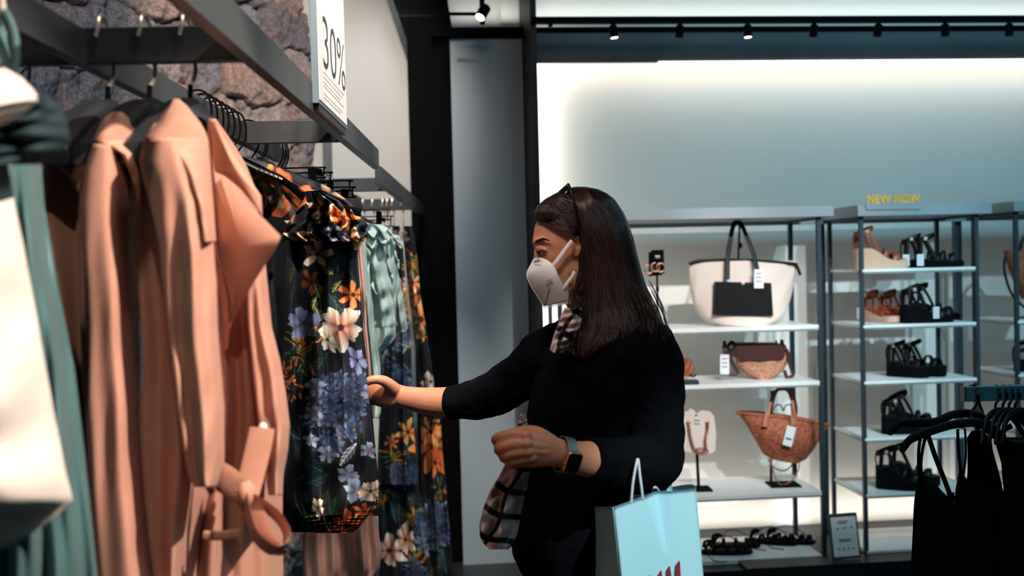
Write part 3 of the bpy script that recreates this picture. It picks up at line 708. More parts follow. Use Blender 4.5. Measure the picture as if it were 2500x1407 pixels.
# row 2
z = on2(1)
rt = sandal('rust red sandal with pale striped platform, left one of the pair', .235, .044, .060, .034, 'rope', 'redtan', foot=1, ankle=.10, tag_=.02)
put(rt, 2112, 4.80, z, -1.32)
rt2 = dup(rt, (0, 0, 0), 0, 'rust red sandal with pale striped platform, right one of the pair'); put(rt2, 2154, 4.80, z, -1.28)
bw = sandal('black wedge sandal with a white tag on its side, on the second sandal board', .262, .046, .085, .030, 'black_flat', 'leather', foot=1, ankle=.105, tag_=.52)
put(bw, 2201, 4.57, z, .02)
o = dup(bw, (0, 0, 0), 0, 'black wedge sandal standing behind the tagged one on the second board')
for c in list(o.children):
    if c.name.startswith('price_tag'):
        for g in list(c.children): bpy.data.objects.remove(g)
        bpy.data.objects.remove(c)
put(o, 2222, 4.72, z, .04)
# row 3
z = on2(2)
bp_ = sandal('black chunky sandal with a tag on its heel on the third board', .205, .046, .070, .052, 'black_flat', 'leather', foot=1, ankle=.115, tag_=.0)
put(bp_, 2164, 4.70, z, -.75)
o = dup(bp_, (0, 0, 0), 0, 'black chunky sandal on the third board, the right of the pair, toes to the right'); put(o, 2203, 4.72, z, -.72)
# row 4
z = on2(3)
o = dup(bw, (0, 0, 0), 0, 'black wedge sandal alone in front on the fourth sandal board'); put(o, 2150, 4.60, z, -.02)
for c in list(o.children):
    if c.name.startswith('price_tag'):
        for g in list(c.children): bpy.data.objects.remove(g)
        bpy.data.objects.remove(c)
o2 = dup(o, (0, 0, 0), 0, 'black wedge sandal at the back of the fourth sandal board'); put(o2, 2168, 4.74, z, .06)
# row 5
z = on2(4)
hb = sandal('tall black wedge sandal on the fifth board, heel to the left', .235, .046, .105, .045, 'black_flat', 'leather', foot=1, ankle=.11)
put(hb, 2133, 4.62, z, -.40)
o = dup(hb, (0, 0, 0), 0, 'tall black wedge sandal on the fifth board behind its twin, toe further right'); put(o, 2165, 4.70, z, -.42)
# flat strappy sandals on the lowest handbag board
z = on1(3)
def flat_sandal(label):
    t = thing('strappy_sandal', label, 'sandal', (0, 0, 0))
    obj('sole', sole_mb(.25, .042, .016, .014, wedge=False), 'black_flat', t, world=False)
    for x in (.06, .12, .17, .205): obj('strap', arch(x, .012, x + .02, .012, .036, .030, .008), 'black_flat', t, world=False)
    obj('ankle_strap', MB().tube(smooth_path([(.02, -.03, .02), (.03, -.028, .05), (.06, 0, .062), (.03, .028, .05), (.02, .03, .02)], 6), .008, 8, .4), 'black_flat', t, world=False)
    obj('lace', MB().tube(smooth_path([(.05, -.03, .05), (.09, -.02, .085), (.15, .0, .075), (.22, .0, .03)], 6), .0022, 6), 'black_flat', t, world=False)
    obj('lace', MB().tube(smooth_path([(.05, -.03, .04), (.02, -.07, .03), (.04, -.12, .004), (.10, -.14, .003)], 6), .0022, 6), 'black_flat', t, world=False)
    return t
fs = flat_sandal('black strappy flat sandal beside the paper bag, front one'); put(fs, 1700, 4.62, z, -.10)
o = dup(fs, (0, 0, 0), 0, 'black strappy flat sandal beside the paper bag, rear one reaching right'); put(o, 1722, 4.72, z, -.12)
o = dup(fs, (0, 0, 0), 0, 'black strappy flat sandal with raised laces, left of the right pair'); put(o, 1815, 4.78, z, -.38)
o = dup(fs, (0, 0, 0), 0, 'black strappy flat sandal at the right end of the lowest handbag board'); put(o, 1856, 4.78, z, -.38)
# third unit: straw bag and one black shoe cut by the frame
w3 = 4.62
t = thing('straw_bag', 'straw bag with long dark strap cut off by the right picture edge', 'bag', pt(2530, 782, w3))
obj('body', bag_shell([(612, 2452, 2620), (625, 2455, 2615), (660, 2466, 2600), (700, 2484, 2580), (730, 2500, 2560)], w3, .05, .06), 'straw', t)
obj('strap', MB().tube(smooth_path(wpath([(2453, 628), (2452, 660), (2462, 700), (2478, 730), (2502, 752), (2520, 775)], w3 - .05), 6), .006, 8), 'leather', t)
obj('handle', MB().tube(smooth_path(wpath([(2490, 615), (2497, 585), (2520, 570), (2550, 610)], w3 - .02), 6), .008, 8), 'leather', t)
obj('stand_foot', MB().box(-.05, .06, -.04, .04, 0, .006, Matrix.Translation(base_at(2525, w3, sh3[0][0]))), 'black_flat', t)
obj('stand_rod', MB().tube([base_at(2530, w3, sh3[0][0]), pt(2530, 700, w3)], .006), 'black_flat', t)
hs = sandal('black strappy heeled sandal at the right picture edge below the straw bag', .23, .04, .055, .02, 'black_flat', 'leather', foot=1, ankle=.09)
put(hs, 2482, 4.60, sh3[1][0], .5)
# --- framed notice leaning by the unit
t = thing('notice_frame', 'small framed white notice with shoe icons leaning on the plinth', 'sign', base_at(2062, 4.45, 0))
q = [pt(2022, 1258, 4.46), pt(2091, 1253, 4.46), pt(2102, 1362, 4.42), pt(2033, 1368, 4.42)]
obj('frame', MB().prism(q, WNV * .012), 'steel_dark', t)
ce = sum(q, Vector()) / 4; inn = [ce + (p - ce) * .88 - WNV * .001 for p in q]
pg = obj('notice_sheet', MB().prism(inn, -WNV * .001), 'sign_white', t)
def onp(u, v, off=.0025): return inn[0].lerp(inn[1], u).lerp(inn[3].lerp(inn[2], u), v) - WNV * off
mb = MB()
def prect(u0, u1, v0, v1): mb.prism([onp(u0, v0), onp(u1, v0), onp(u1, v1), onp(u0, v1)], -WNV * .0004)
for (r0, n) in ((.10, 7), (.145, 6), (.56, 8), (.60, 8)):
    for k in range(n): prect(.26 + .06 * k, .30 + .06 * k, r0, r0 + .028)
for (u, v) in ((.22, .30), (.50, .285), (.76, .28)):
    mb.prism([onp(u - .06, v + .02), onp(u - .02, v + .005), onp(u + .03, v - .025), onp(u + .07, v - .015), onp(u + .05, v + .02)], -WNV * .0004)
for u in (.22, .40, .60, .80): mb.prism([onp(u - .03, .80), onp(u, .775), onp(u + .03, .80), onp(u + .025, .84), onp(u - .025, .84)], -WNV * .0004)
obj('printed_icons', mb, 'ink_dark', pg)
obj('rear_leg', MB().prism([q[0] + WNV * .012, q[1] + WNV * .012, q[1] * .5 + q[2] * .5 + WNV * .05], WNV * .003), 'steel_dark', t)
# plinth under the notice
z_pl = min(v.z for v in q)
tag(centre(obj('display_plinth', wbox(MB(), wl(1800, 1300, WF).x, wl(2330, 1300, WF).x, 4.36, 4.49, 0, z_pl - .001), 'base_box')), 'low dark blue plinth along the floor under the shelf units', 'plinth')
# --- yellow sign
zt2 = zs(2250, 498)
t = thing('promo_sign', 'yellow NEW NOW letters standing on a small grey blue base', 'sign', base_at(2181, WF, zt2))
obj('sign_base', MB().prism([pt(2113, 500, WF - .036), pt(2247, 500, WF - .036), pt(2247, 511, WF - .036), pt(2116, 512, WF - .036)], WNV * .004).prism([pt(2113, 498, WF - .036), pt(2247, 496, WF - .036), pt(2247, 500, WF - .036), pt(2113, 500, WF - .036)], WNV * .05), 'steel', t)
me = text_mesh('NEW NOW', .054, .003, thin=-.0012)
co = get_co(me); wdt = co[:, 0].max() - co[:, 0].min(); L_ = (wl(2246, 490, WF).x - wl(2118, 490, WF).x)
pc = pt(2181, 487, WF - .02)
me.transform(Matrix.Translation(pc) @ Matrix.Rotation(WA, 4, 'Z') @ Matrix.Rotation(PI / 2, 4, 'X') @ Matrix.Diagonal((L_ / wdt, 1, 1, 1)))
obj('letters', me, 'yellow', t, smooth=False)
# ------------------------------------------------------------------ printed flower fabric, painted per vertex on a pattern sheet
PX0, PY0, PX1, PY1 = 540, 360, 1130, 1460
SC = 1.0
canvas = np.zeros((int((PY1 - PY0) * SC), int((PX1 - PX0) * SC), 3)); canvas[:] = np.array((9, 13, 26)) / 255
_yy, _xx = np.mgrid[0:canvas.shape[0], 0:canvas.shape[1]]
PY_, PX_ = _yy / SC + PY0, _xx / SC + PX0
prng = np.random.RandomState(5)
def _blend(mask, col, sl): 
    reg = canvas[sl]; m = np.clip(mask, 0, 1)[..., None]; canvas[sl] = reg * (1 - m) + col * m
def _win(cx, cy, r):
    y0 = max(0, int((cy - r - PY0) * SC)); y1 = min(canvas.shape[0], int((cy + r - PY0) * SC) + 1)
    x0 = max(0, int((cx - r - PX0) * SC)); x1 = min(canvas.shape[1], int((cx + r - PX0) * SC) + 1)
    if y1 <= y0 or x1 <= x0: return None
    sl = (slice(y0, y1), slice(x0, x1)); return sl, PX_[sl] - cx, PY_[sl] - cy
C_ = lambda *c: np.array(c) / 255.
def flower(cx, cy, r, n=5, rot=0, ci=(200, 90, 50), co=(240, 225, 205), sq=.8, ang=0, pet=.5, core=(40, 26, 20), pw=.6):
    w_ = _win(cx, cy, r * 1.1)
    if not w_: return
    sl, X, Y = w_; ca, sa = math.cos(ang), math.sin(ang); x = X * ca + Y * sa; y = (-X * sa + Y * ca) / sq
    R = np.hypot(x, y); th = np.arctan2(y, x) - rot
    k = np.abs(np.cos(n * th / 2)); lim = r * ((1 - pet) + pet * k ** pw) * (1 + .07 * np.sin(9 * th + cx) + .11 * np.sin(3 * th + cy) + .05 * np.sin(17 * th + cx))
    m = np.clip((lim - R) / 2.0 + .5, 0, 1); q = np.clip(R / r, 0, 1)
    vein = .92 + .08 * np.sin(th * n * 7 + 2 * np.sin(R * .3)); sh = (.70 + .42 * k)
    col = (C_(*ci) * (1 - q ** .8)[..., None] + C_(*co) * (q ** .8)[..., None]) * (vein * sh)[..., None]
    _blend(m, np.clip(col, 0, 1), sl)
    if core is not None: _blend(np.clip((r * .15 - R) / 2 + .5, 0, 1), C_(*core), sl)
def lily(cx, cy, r, rot=0, sq=.9, ang=0, ci=(120, 46, 24), co=(236, 140, 60), n=6): flower(cx, cy, r, n, rot, ci, co, sq, ang, .78, (50, 24, 14), 1.1)
def leaf(cx, cy, L, wd, ang, col=(40, 80, 84)):
    w_ = _win(cx, cy, L)
    if not w_: return
    sl, X, Y = w_; ca, sa = math.cos(ang), math.sin(ang); x = X * ca + Y * sa; y = -X * sa + Y * ca
    u = np.clip(x / L + .5, 0, 1); lim = wd * np.sin(PI * u) ** .8 * ((x > -L / 2) & (x < L / 2)); m = np.clip((lim - np.abs(y)) / 1.5 + .4, 0, 1) * (lim > .2)
    vein = .72 + .28 * np.sin((x - np.abs(y) * 1.2) * .5); vein = np.where(np.abs(y) < 1.2, 1.5, vein)
    _blend(m, np.clip(C_(*col) * vein[..., None] * (.75 + .25 * (y > 0))[..., None], 0, 1), sl)
def cluster(cx, cy, R, k, asp=1.5, pal=((66, 88, 130), (92, 114, 154), (44, 62, 100), (134, 152, 176), (76, 92, 140))):
    for _ in range(k):
        a = prng.rand() * 6.28; rr = R * math.sqrt(prng.rand()); c = pal[prng.randint(len(pal))]
        flower(cx + rr * math.cos(a), cy + rr * asp * math.sin(a), prng.uniform(15, 27), prng.choice((5, 6)), prng.rand() * 6,
               tuple(.42 * x for x in c), c, prng.uniform(.55, .95), prng.rand() * 3, .72, (130, 80, 60) if prng.rand() < .3 else None, .9)
def sprig(cx, cy, R, k, pal=((150, 92, 34), (104, 112, 46), (190, 110, 40), (60, 96, 80))):
    for _ in range(k):
        a = prng.rand() * 6.28; rr = R * prng.rand(); leaf(cx + rr * math.cos(a), cy + rr * 1.3 * math.sin(a), prng.uniform(12, 32), prng.uniform(2.5, 6), a + prng.uniform(-.6, .6), pal[prng.randint(len(pal))])
for _ in range(150):
    leaf(prng.uniform(PX0, PX1), prng.uniform(PY0, PY1), prng.uniform(20, 60), prng.uniform(5, 12), prng.rand() * 6.3, ((22, 52, 58), (30, 66, 70), (48, 60, 34), (20, 40, 50))[prng.randint(4)])
# blouse in front
lily(705, 480, 78, .3, .75, .5, (150, 66, 26), (206, 112, 54), 5); flower(668, 470, 42, 5, 1, (120, 60, 40), (190, 170, 150), .5, 1.2); lily(650, 430, 40, .9, .7)
leaf(770, 500, 110, 34, -.6, (10, 14, 30)); leaf(730, 560, 90, 22, .1, (12, 16, 34))
lily(800, 480, 44, .5, .7, .4, (190, 90, 30), (246, 226, 206), 5); lily(850, 500, 40, .1, .8, 0, (210, 110, 40), (240, 150, 70), 5); lily(745, 560, 46, .8, .6, .3, (200, 100, 50), (250, 226, 190), 5)
flower(830, 540, 34, 6, .4, (60, 60, 84), (150, 150, 176), .6, .3); lily(885, 570, 46, .2, .9, .6, (200, 110, 50), (246, 214, 184), 5)
lily(775, 620, 40, .9, .9, .2, (214, 120, 50), (250, 236, 220), 5); lily(760, 690, 36, .4, .7, 1.2, (120, 46, 26), (170, 80, 50), 5)
for (x, y, a) in ((775, 712, 1.2), (768, 740, 1.9), (778, 765, 1.0), (800, 660, .6), (822, 700, 2.2)): leaf(x, y, 36, 9, a, (146, 154, 78))
flower(742, 790, 42, 5, .5, (50, 62, 104), (128, 142, 178), .95, .3, .35)
flower(832, 800, 56, 5, .2, (206, 104, 66), (248, 240, 228), .95, 1.4, .45); flower(800, 830, 36, 5, 1.1, (190, 190, 170), (236, 234, 220), .5, 1.2)
sprig(740, 860, 52, 46); sprig(706, 930, 40, 24, ((150, 80, 30), (190, 100, 40)))
leaf(820, 740, 60, 14, .9, (30, 72, 66)); leaf(790, 880, 60, 13, 2.2, (34, 60, 50))
cluster(812, 1010, 62, 74, 1.55); cluster(868, 960, 30, 18, 1.8); flower(872, 880, 36, 5, .3, (84, 92, 150), (150, 160, 204), .6, 1.2)
for (x, y, r) in ((770, 945, 26), (764, 1010, 24), (800, 1110, 26), (850, 1160, 30), (872, 1200, 36), (760, 1075, 20), (900, 1100, 24)): flower(x, y, r, 5, x * .1, (70, 88, 138), (176, 190, 208), .8, .4, .5, (180, 90, 60))
leaf(850, 1110, 70, 12, 2.2, (200, 206, 214)); leaf(765, 1140, 62, 20, .5, (34, 74, 84)); leaf(775, 1170, 60, 17, -.4, (30, 66, 78)); leaf(700, 1130, 70, 12, 1.6, (22, 56, 66)); leaf(712, 1060, 50, 10, .6, (40, 90, 92))
flower(776, 1240, 26, 5, .2, (190, 160, 130), (246, 232, 214), .6, 1.4); lily(845, 1285, 52, .5, .8, .2, (160, 60, 22), (206, 104, 44), 6); leaf(815, 1240, 60, 12, 1.8, (40, 80, 62)); lily(890, 1250, 30, .5, .8)
# edges beside it
lily(862, 720, 40, .5, .9, 0, (230, 120, 50), (246, 160, 90), 6); flower(905, 1200, 30, 5, .3, (190, 150, 120), (236, 216, 196), .9); flower(912, 960, 30, 5, .3, (90, 90, 140), (170, 170, 200), .9)
# far dresses
for (x, y) in ((975, 580), (978, 700), (984, 760)): flower(x, y, 26, 5, x, (190, 120, 90), (246, 226, 210), .8, .4, .45)
sprig(1008, 650, 30, 40); lily(1022, 715, 42, .5, 1.0, 1.5, (160, 70, 30), (244, 150, 60), 6); lily(1028, 780, 52, .2, .9, 1.4, (210, 104, 36), (252, 200, 150), 6); lily(1008, 690, 28, .4, .9, 1, (200, 90, 30), (250, 220, 190), 6)
sprig(1010, 810, 30, 26); sprig(985, 740, 22, 20); flower(1052, 932, 26, 5, .4, (200, 170, 160), (246, 236, 230), .9); cluster(985, 820, 14, 8, 1.5)
for k in range(26): leaf(prng.uniform(930, 1010), prng.uniform(830, 980), prng.uniform(20, 44), prng.uniform(3, 8), prng.rand() * 6, ((80, 98, 104), (128, 140, 142), (52, 86, 92), (60, 70, 110))[k % 4])
cluster(985, 930, 26, 12, .8); lily(996, 1055, 34, .4, .9, 1.4, (214, 110, 40), (250, 190, 120), 6); lily(956, 1080, 20, .5, .9, 1.4, (200, 100, 40), (240, 150, 80), 6)
lily(1058, 1090, 62, .4, 1.0, 1.5, (190, 80, 24), (246, 150, 66), 6); lily(1052, 1055, 40, .9, .8, 1.3, (216, 110, 40), (250, 190, 120), 6); lily(1062, 1130, 40, .2, .7, 1.5, (200, 90, 30), (240, 130, 60), 6)
sprig(962, 1120, 26, 34); cluster(985, 1165, 30, 16, .7); cluster(1062, 1290, 44, 46, 1.35); sprig(1005, 1270, 24, 16); sprig(1078, 1200, 22, 16)
for (x, y, r) in ((950, 1345, 44), (990, 1318, 40)): flower(x, y, r, 6, .3, (206, 120, 90), (250, 240, 224), .9 if x < 960 else .62, .2 if x < 960 else 1.4, .5, (40, 20, 16), .7)
sprig(1015, 1380, 24, 16); cluster(1012, 1395, 14, 8); leaf(1085, 1370, 60, 14, 1.4, (40, 80, 84)); leaf(960, 1250, 60, 8, 1.3, (40, 90, 94)); sprig(940, 1220, 20, 10)
canvas_l = s2l(canvas)
def sample(px, py, dx=0, dy=0):
    x = np.clip((px - PX0 + dx) * SC, 0, canvas.shape[1] - 1.001); y = np.clip((py - PY0 + dy) * SC, 0, canvas.shape[0] - 1.001)
    x0, y0 = x.astype(int), y.astype(int); fx, fy = (x - x0)[:, None], (y - y0)[:, None]
    return (canvas_l[y0, x0] * (1 - fx) + canvas_l[y0, x0 + 1] * fx) * (1 - fy) + (canvas_l[y0 + 1, x0] * (1 - fx) + canvas_l[y0 + 1, x0 + 1] * fx) * fy
def cloth(name, rows, dL, dR, m, parent=None, floral=False, off=(0, 0), **k):
    me, px, py = drape(rows, dL, dR, **k)
    if floral: paint_attr(me, sample(px, py, *off))
    return obj(name, me, m, parent, smooth='all')
def W_path(pts, d): return [W(x, y, d if np.isscalar(d) else d[i]) for i, (x, y) in enumerate(pts)]
def ribbon(pts, d, wd, th=.22, n=6, ref=None, taper=None): 
    p = smooth_path(W_path(pts, d), n); r = [wd] * len(p)
    if taper is not None: r = lerp_list([wd * q for q in taper], len(p))
    return MB().tube(p, r, 10, th, ref=ref)

# ------------------------------------------------------------------ the rack: flat steel bars along the stone wall
XL, XRi, XR = -.585, -.36, -.34
ZB1, ZT1 = EYE + .309, EYE + .369; ZB2, ZT2 = EYE + .268, EYE + .328
D1, D2, DE = 1.485, 2.44, 3.1
rk = thing('clothes_rack', 'nearer hanging steel clothes rack of flat bars by the stone wall', 'clothes rack', (-.47, 1.8, ZB1))
R1 = Matrix.Identity(4)
obj('rail', MB().box(XRi, XR, .35, DE, ZB1, ZT1), 'gun', rk, bevel=.0015)
obj('rail', MB().box(XL - .02, XL, .55, 2.84, ZB1, ZT1 - .008), 'gun', rk, bevel=.0015)
obj('cross_bar', MB().box(-.95, XRi, D1 - .01, D1 + .01, ZB1 + .002, ZT1 - .006), 'gun', rk, bevel=.0015)
obj('cross_bar', MB().box(XL, XRi, D2 - .01, D2 + .01, ZB1 + .002, ZT1 - .004), 'gun', rk, bevel=.0015)
obj('hanging_post', MB().box(XL - .025, XL + .005, 1.10, 1.135, ZT1 - .02, 3.25), 'gun', rk, bevel=.0015)
obj('hanging_post', MB().box(XRi, XR, .36, .39, ZT1, 3.25), 'gun', rk)
rk2 = thing('clothes_rack', 'farther steel clothes rack of flat bars ending at the black column', 'clothes rack', (-.47, 4.2, ZB2))
M2R = .0
obj('rail', MB().add([(x + s_, y, z) for (y, s_) in ((3.3, -.012), (5.04, .012)) for z in (ZB2 + (.010 if y < 4 else -.008), ZT2 + (.012 if y < 4 else -.008)) for x in (XRi - .005, XR - .005)],
    [(0, 1, 3, 2), (5, 4, 6, 7), (0, 4, 5, 1), (2, 3, 7, 6), (0, 2, 6, 4), (1, 5, 7, 3)]), 'gun', rk2, bevel=.0015)
obj('rail', MB().box(XL - .02, XL, 3.3, 4.62, ZB2, ZT2), 'gun', rk2, bevel=.0015)
obj('cross_bar', MB().box(XL, XRi, 3.55, 3.57, ZB2 + .008, ZT2 - .004), 'gun', rk2, bevel=.0015)
obj('cross_bar', MB().box(XL - .02, XRi, 4.60, 4.62, ZB2, ZT2 - .006), 'gun', rk2, bevel=.0015)

# ------------------------------------------------------------------ 30% sign standing on the rail
sg = thing('sale_sign', 'white 30% sale sign in a grey frame standing on the front rack rail', 'sign', (-.335, 2.15, ZB1 + .045))
SX = -.328; SY0, SY1 = 1.955, 2.335; SZ0, SZ1 = EYE + .326, EYE + .80
obj('frame', MB().box(SX - .014, SX, SY0, SY1, SZ0, SZ1), 'sign_grey', sg, bevel=.001)
obj('bracket', MB().box(SX - .012, SX - .002, SY0 + .01, SY1 - .01, SZ0 - .014, SZ0), 'brown', sg)
sh = obj('sheet', MB().box(SX, SX + .0015, SY0 + .006, SY1 - .012, SZ0 + .008, SZ1 - .01), 'sign_white', sg)
rot = Matrix.Rotation(PI / 2, 4, 'Z') @ Matrix.Rotation(PI / 2, 4, 'X')
me = text_mesh('30%', .155, .0004, thin=.0022); co = get_co(me); sx_ = .300 / (co[:, 0].max() - co[:, 0].min())
me.transform(Matrix.Translation((SX + .002, (SY0 + SY1) / 2 + .012, EYE + .455)) @ rot @ Matrix.Diagonal((sx_, 1.0, 1, 1)))
obj('numerals', me, 'ink_dark', sh, smooth=False)
mb = MB()
for k, z in enumerate((.398, .388, .378, .370, .355, .347)): mb.box(SX + .0015, SX + .0019, SY0 + .05, SY1 - (.05 + .03 * (k % 3)), EYE + z - .0012, EYE + z + .0012)
obj('small_print', mb, 'ink_pale', sh)
obj('heading', MB().box(SX + .0015, SX + .0019, SY0 + .10, SY0 + .22, EYE + .62, EYE + .626), 'ink_pale', sh)

# ------------------------------------------------------------------ coat hangers on the first cross bar
def coat_hanger(label, X, group=None, lean=0.0):
    t = thing('coat_hanger', label, 'hanger', (X, D1, ZB1 - .10), 0, group)
    y = D1; p = [(X - .004, y - .020, ZT1 - .022), (X, y - .020, ZT1 - .006), (X, y - .014, ZT1 + .008), (X, y, ZT1 + .013), (X, y + .014, ZT1 + .008), (X + .004, y + .020, ZT1 - .01), (X + .006, y + .020, ZB1 - .004), (X + .006, y + .008, ZB1 - .022), (X + .004, y, ZB1 - .032)]
    h = obj('hook', MB().tube(smooth_path(p, 5), .0032, 8), 'chrome', t)
    obj('stem', MB().tube([(X + .004, y, ZB1 - .030), (X, y, ZB1 - .085)], .0038, 8), 'wire', t)
    arm = MB(); rings = []
    for k in range(25):
        f = k / 24 * 2 - 1; yy = D1 + .205 * f; z = ZB1 - .058 - .088 * abs(f) ** 1.5; hw = .018 + .010 * abs(f); hh = .022
        rings.append([Vector((X - hw, yy, z - hh)), Vector((X + hw, yy, z - hh)), Vector((X + hw, yy, z)), Vector((X + hw * .6, yy, z + .008)), Vector((X - hw * .6, yy, z + .008)), Vector((X - hw, yy, z))])
    arm.loft(rings); obj('shoulder_bar', arm, 'hanger', t, bevel=.002); return t
hx = lambda px: (px - 1200) * D1 / F
for px, lb in ((470, 'dark hanger hooked rightmost on the first cross bar, in the pointed collar coat'), (372, 'dark hanger in the middle of the three clear hooks on the first cross bar'),
               (272, 'dark coat hanger hooked right where the rail meets the first cross bar'), (68, 'dark hanger at the far left of the first cross bar, above the teal collar')):
    coat_hanger(lb, hx(px + 8))
# ------------------------------------------------------------------ peach trench coats, edge on to us
t = thing('trench_coat', 'peach trench coat furthest left of the row, beside the teal garment', 'coat', W(170, 1407, 1.42))
cloth('body', [(345, 132, 232), (400, 106, 255), (500, 100, 262), (600, 118, 262), (700, 140, 262), (900, 165, 262), (1200, 195, 285), (1500, 215, 300), (1900, 225, 320)], 1.36, 1.50, 'coat', t, bulge=.045, folds=((1.2, .022, .2, .3),), seed=1, wob=.0015)
cloth('collar', [(318, 158, 205), (335, 136, 226), (362, 122, 234), (392, 112, 238), (402, 128, 236), (425, 158, 232), (455, 180, 226), (480, 192, 220)], 1.36, 1.47, 'coat', t, bulge=.052, thick=.015, nv=60, wob=.001)
t = thing('trench_coat', 'peach trench coat second from the left of the row, collar turned down', 'coat', W(290, 1407, 1.36))
cloth('body', [(310, 255, 320), (350, 228, 352), (420, 202, 356), (500, 192, 352), (600, 193, 345), (800, 195, 340), (1000, 205, 345), (1200, 220, 362), (1407, 235, 385), (1900, 265, 420)], 1.32, 1.46, 'coat', t, bulge=.045, folds=((1.15, .026, .40, .15), (2.6, .007, .3, -.2)), seed=2, wob=.0015)
cloth('sleeve', [(352, 228, 300), (420, 205, 318), (500, 196, 318), (600, 200, 316), (700, 208, 318), (800, 212, 322), (900, 212, 328), (1000, 212, 336), (1200, 224, 350), (1407, 242, 372), (1700, 262, 395)], 1.275, 1.33, 'coat', t, bulge=.04, folds=((1.1, .012, .3, .4),), seed=44, thick=.04, wob=.0015)
cloth('collar', [(274, 272, 302), (288, 254, 324), (310, 241, 340), (345, 227, 352), (354, 258, 355), (378, 298, 358), (420, 318, 361), (470, 332, 358), (500, 338, 354)], 1.278, 1.40, 'coat', t, bulge=.05, thick=.015, nv=80, wob=.001)
t = thing('trench_coat', 'peach trench coat with tall pointed collar and hanging sleeve, third in the row', 'coat', W(420, 1407, 1.33))
cloth('body', [(300, 378, 490), (340, 348, 510), (400, 334, 516), (500, 330, 518), (600, 330, 530), (700, 336, 532), (800, 345, 532), (900, 350, 536), (1000, 342, 542), (1100, 345, 550), (1200, 352, 540), (1300, 362, 512), (1407, 375, 490), (1900, 390, 500)], 1.31, 1.43, 'coat', t, bulge=.04, folds=((1.3, .030, .62, .22), (2.9, .008, .2, -.3)), seed=3, wob=.0015)
cloth('sleeve', [(340, 350, 470), (400, 340, 500), (500, 366, 512), (600, 388, 522), (700, 398, 530), (800, 408, 532), (900, 420, 540), (1000, 432, 548), (1100, 445, 546), (1170, 462, 535), (1190, 475, 528)], 1.245, 1.29, 'coat', t, bulge=.045, folds=((1.05, .020, .30, .35), (2.4, .006, .7, .5)), seed=4, thick=.05, wob=.002)
cloth('collar', [(242, 422, 438), (258, 412, 456), (280, 396, 474), (300, 382, 490), (320, 366, 501), (338, 353, 508), (348, 374, 510), (362, 404, 511), (390, 436, 513), (430, 460, 516), (500, 484, 521), (560, 494, 526), (586, 497, 528), (591, 499, 527)], 1.238, 1.35, 'coat', t, bulge=.048, thick=.015, nv=110, wob=.001, sm=.012)
t = thing('trench_coat', 'peach trench coat with wide open lapel and tied belt, rightmost of the row', 'coat', W(590, 1407, 1.5))
cloth('body', [(290, 508, 528), (350, 505, 570), (400, 510, 600), (470, 515, 628), (560, 518, 632), (650, 522, 640), (800, 530, 655), (900, 532, 668), (1000, 535, 680), (1100, 525, 690), (1180, 508, 690), (1260, 497, 690), (1407, 485, 692), (1900, 470, 700)], 1.42, 1.56, 'coat', t, bulge=.05, folds=((1.4, .018, .2, .1), (3.1, .007, .6, .2)), seed=5, wob=.002)
obj('lapel', slab([(524, 450), (540, 436), (570, 462), (610, 500), (650, 540), (686, 577), (676, 604), (652, 640), (620, 690), (586, 750), (556, 812), (550, 760), (546, 690), (526, 590)], [1.36, 1.355, 1.345, 1.33, 1.315, 1.30, 1.305, 1.32, 1.335, 1.36, 1.39, 1.385, 1.37, 1.365], .006, .022), 'coat', t)
obj('collar', slab([(512, 288), (524, 300), (560, 360), (606, 432), (638, 480), (641, 530), (620, 500), (585, 460), (548, 430), (524, 420)], [1.41, 1.40, 1.385, 1.37, 1.365, 1.365, 1.375, 1.385, 1.40, 1.41], .006, .02), 'coat', t)
obj('front_edge', slab([(505, 592), (522, 610), (542, 660), (556, 730), (560, 800), (556, 850), (545, 860), (538, 780), (528, 700), (515, 640)], [1.40, 1.38, 1.365, 1.36, 1.37, 1.385, 1.41, 1.43, 1.43, 1.42], .005, .008), 'coat', t)
cloth('sleeve', [(640, 598, 648), (720, 600, 656), (800, 606, 664), (880, 614, 684), (960, 622, 698), (1040, 632, 708), (1100, 640, 703), (1160, 648, 692), (1210, 655, 690)], 1.37, 1.42, 'coat', t, bulge=.035, folds=((1.1, .012, .3, .4),), seed=6, thick=.05, wob=.002)
bl_ = obj('belt', ribbon([(500, 1180), (520, 1163), (545, 1168), (575, 1190), (600, 1205)], [1.335, 1.325, 1.32, 1.315, 1.31], .020, .13, ref=(0, 0, 1)), 'coat', t)
obj('belt_band', ribbon([(602, 1205), (612, 1170), (622, 1130), (634, 1080), (640, 1045)], [1.31, 1.315, 1.32, 1.325, 1.33], .017, .12, ref=(1, 0, .3)), 'coat', bl_)
kn = [(588, 1196), (600, 1188), (614, 1194), (618, 1212), (606, 1224), (590, 1216)]
obj('belt_knot', MB().ell(W(603, 1206, 1.295), .012, .014, .017, nu=18), 'coat', bl_)
obj('belt_loop', ribbon([(598, 1215), (606, 1255), (618, 1300), (642, 1330), (672, 1345), (698, 1330), (700, 1300), (680, 1265), (650, 1240), (616, 1218)], [1.295, 1.285, 1.275, 1.27, 1.275, 1.285, 1.295, 1.30, 1.30, 1.30], .019, .11, ref=(.35, -.75, .5)), 'coat', bl_)
obj('belt_end', ribbon([(606, 1220), (625, 1262), (640, 1310), (668, 1342), (692, 1352)], [1.30, 1.295, 1.295, 1.30, 1.31], .016, .12, ref=(1, -.3, .1)), 'coat', bl_)
obj('pocket_welt', MB().tube(W_path([(500, 1308), (540, 1309), (588, 1302)], [1.325, 1.318, 1.322]), .0065, 8, .7), 'coat', t)
obj('button', MB().ell(W(642, 1046, 1.335), .006, .004, .008), 'tag', t)

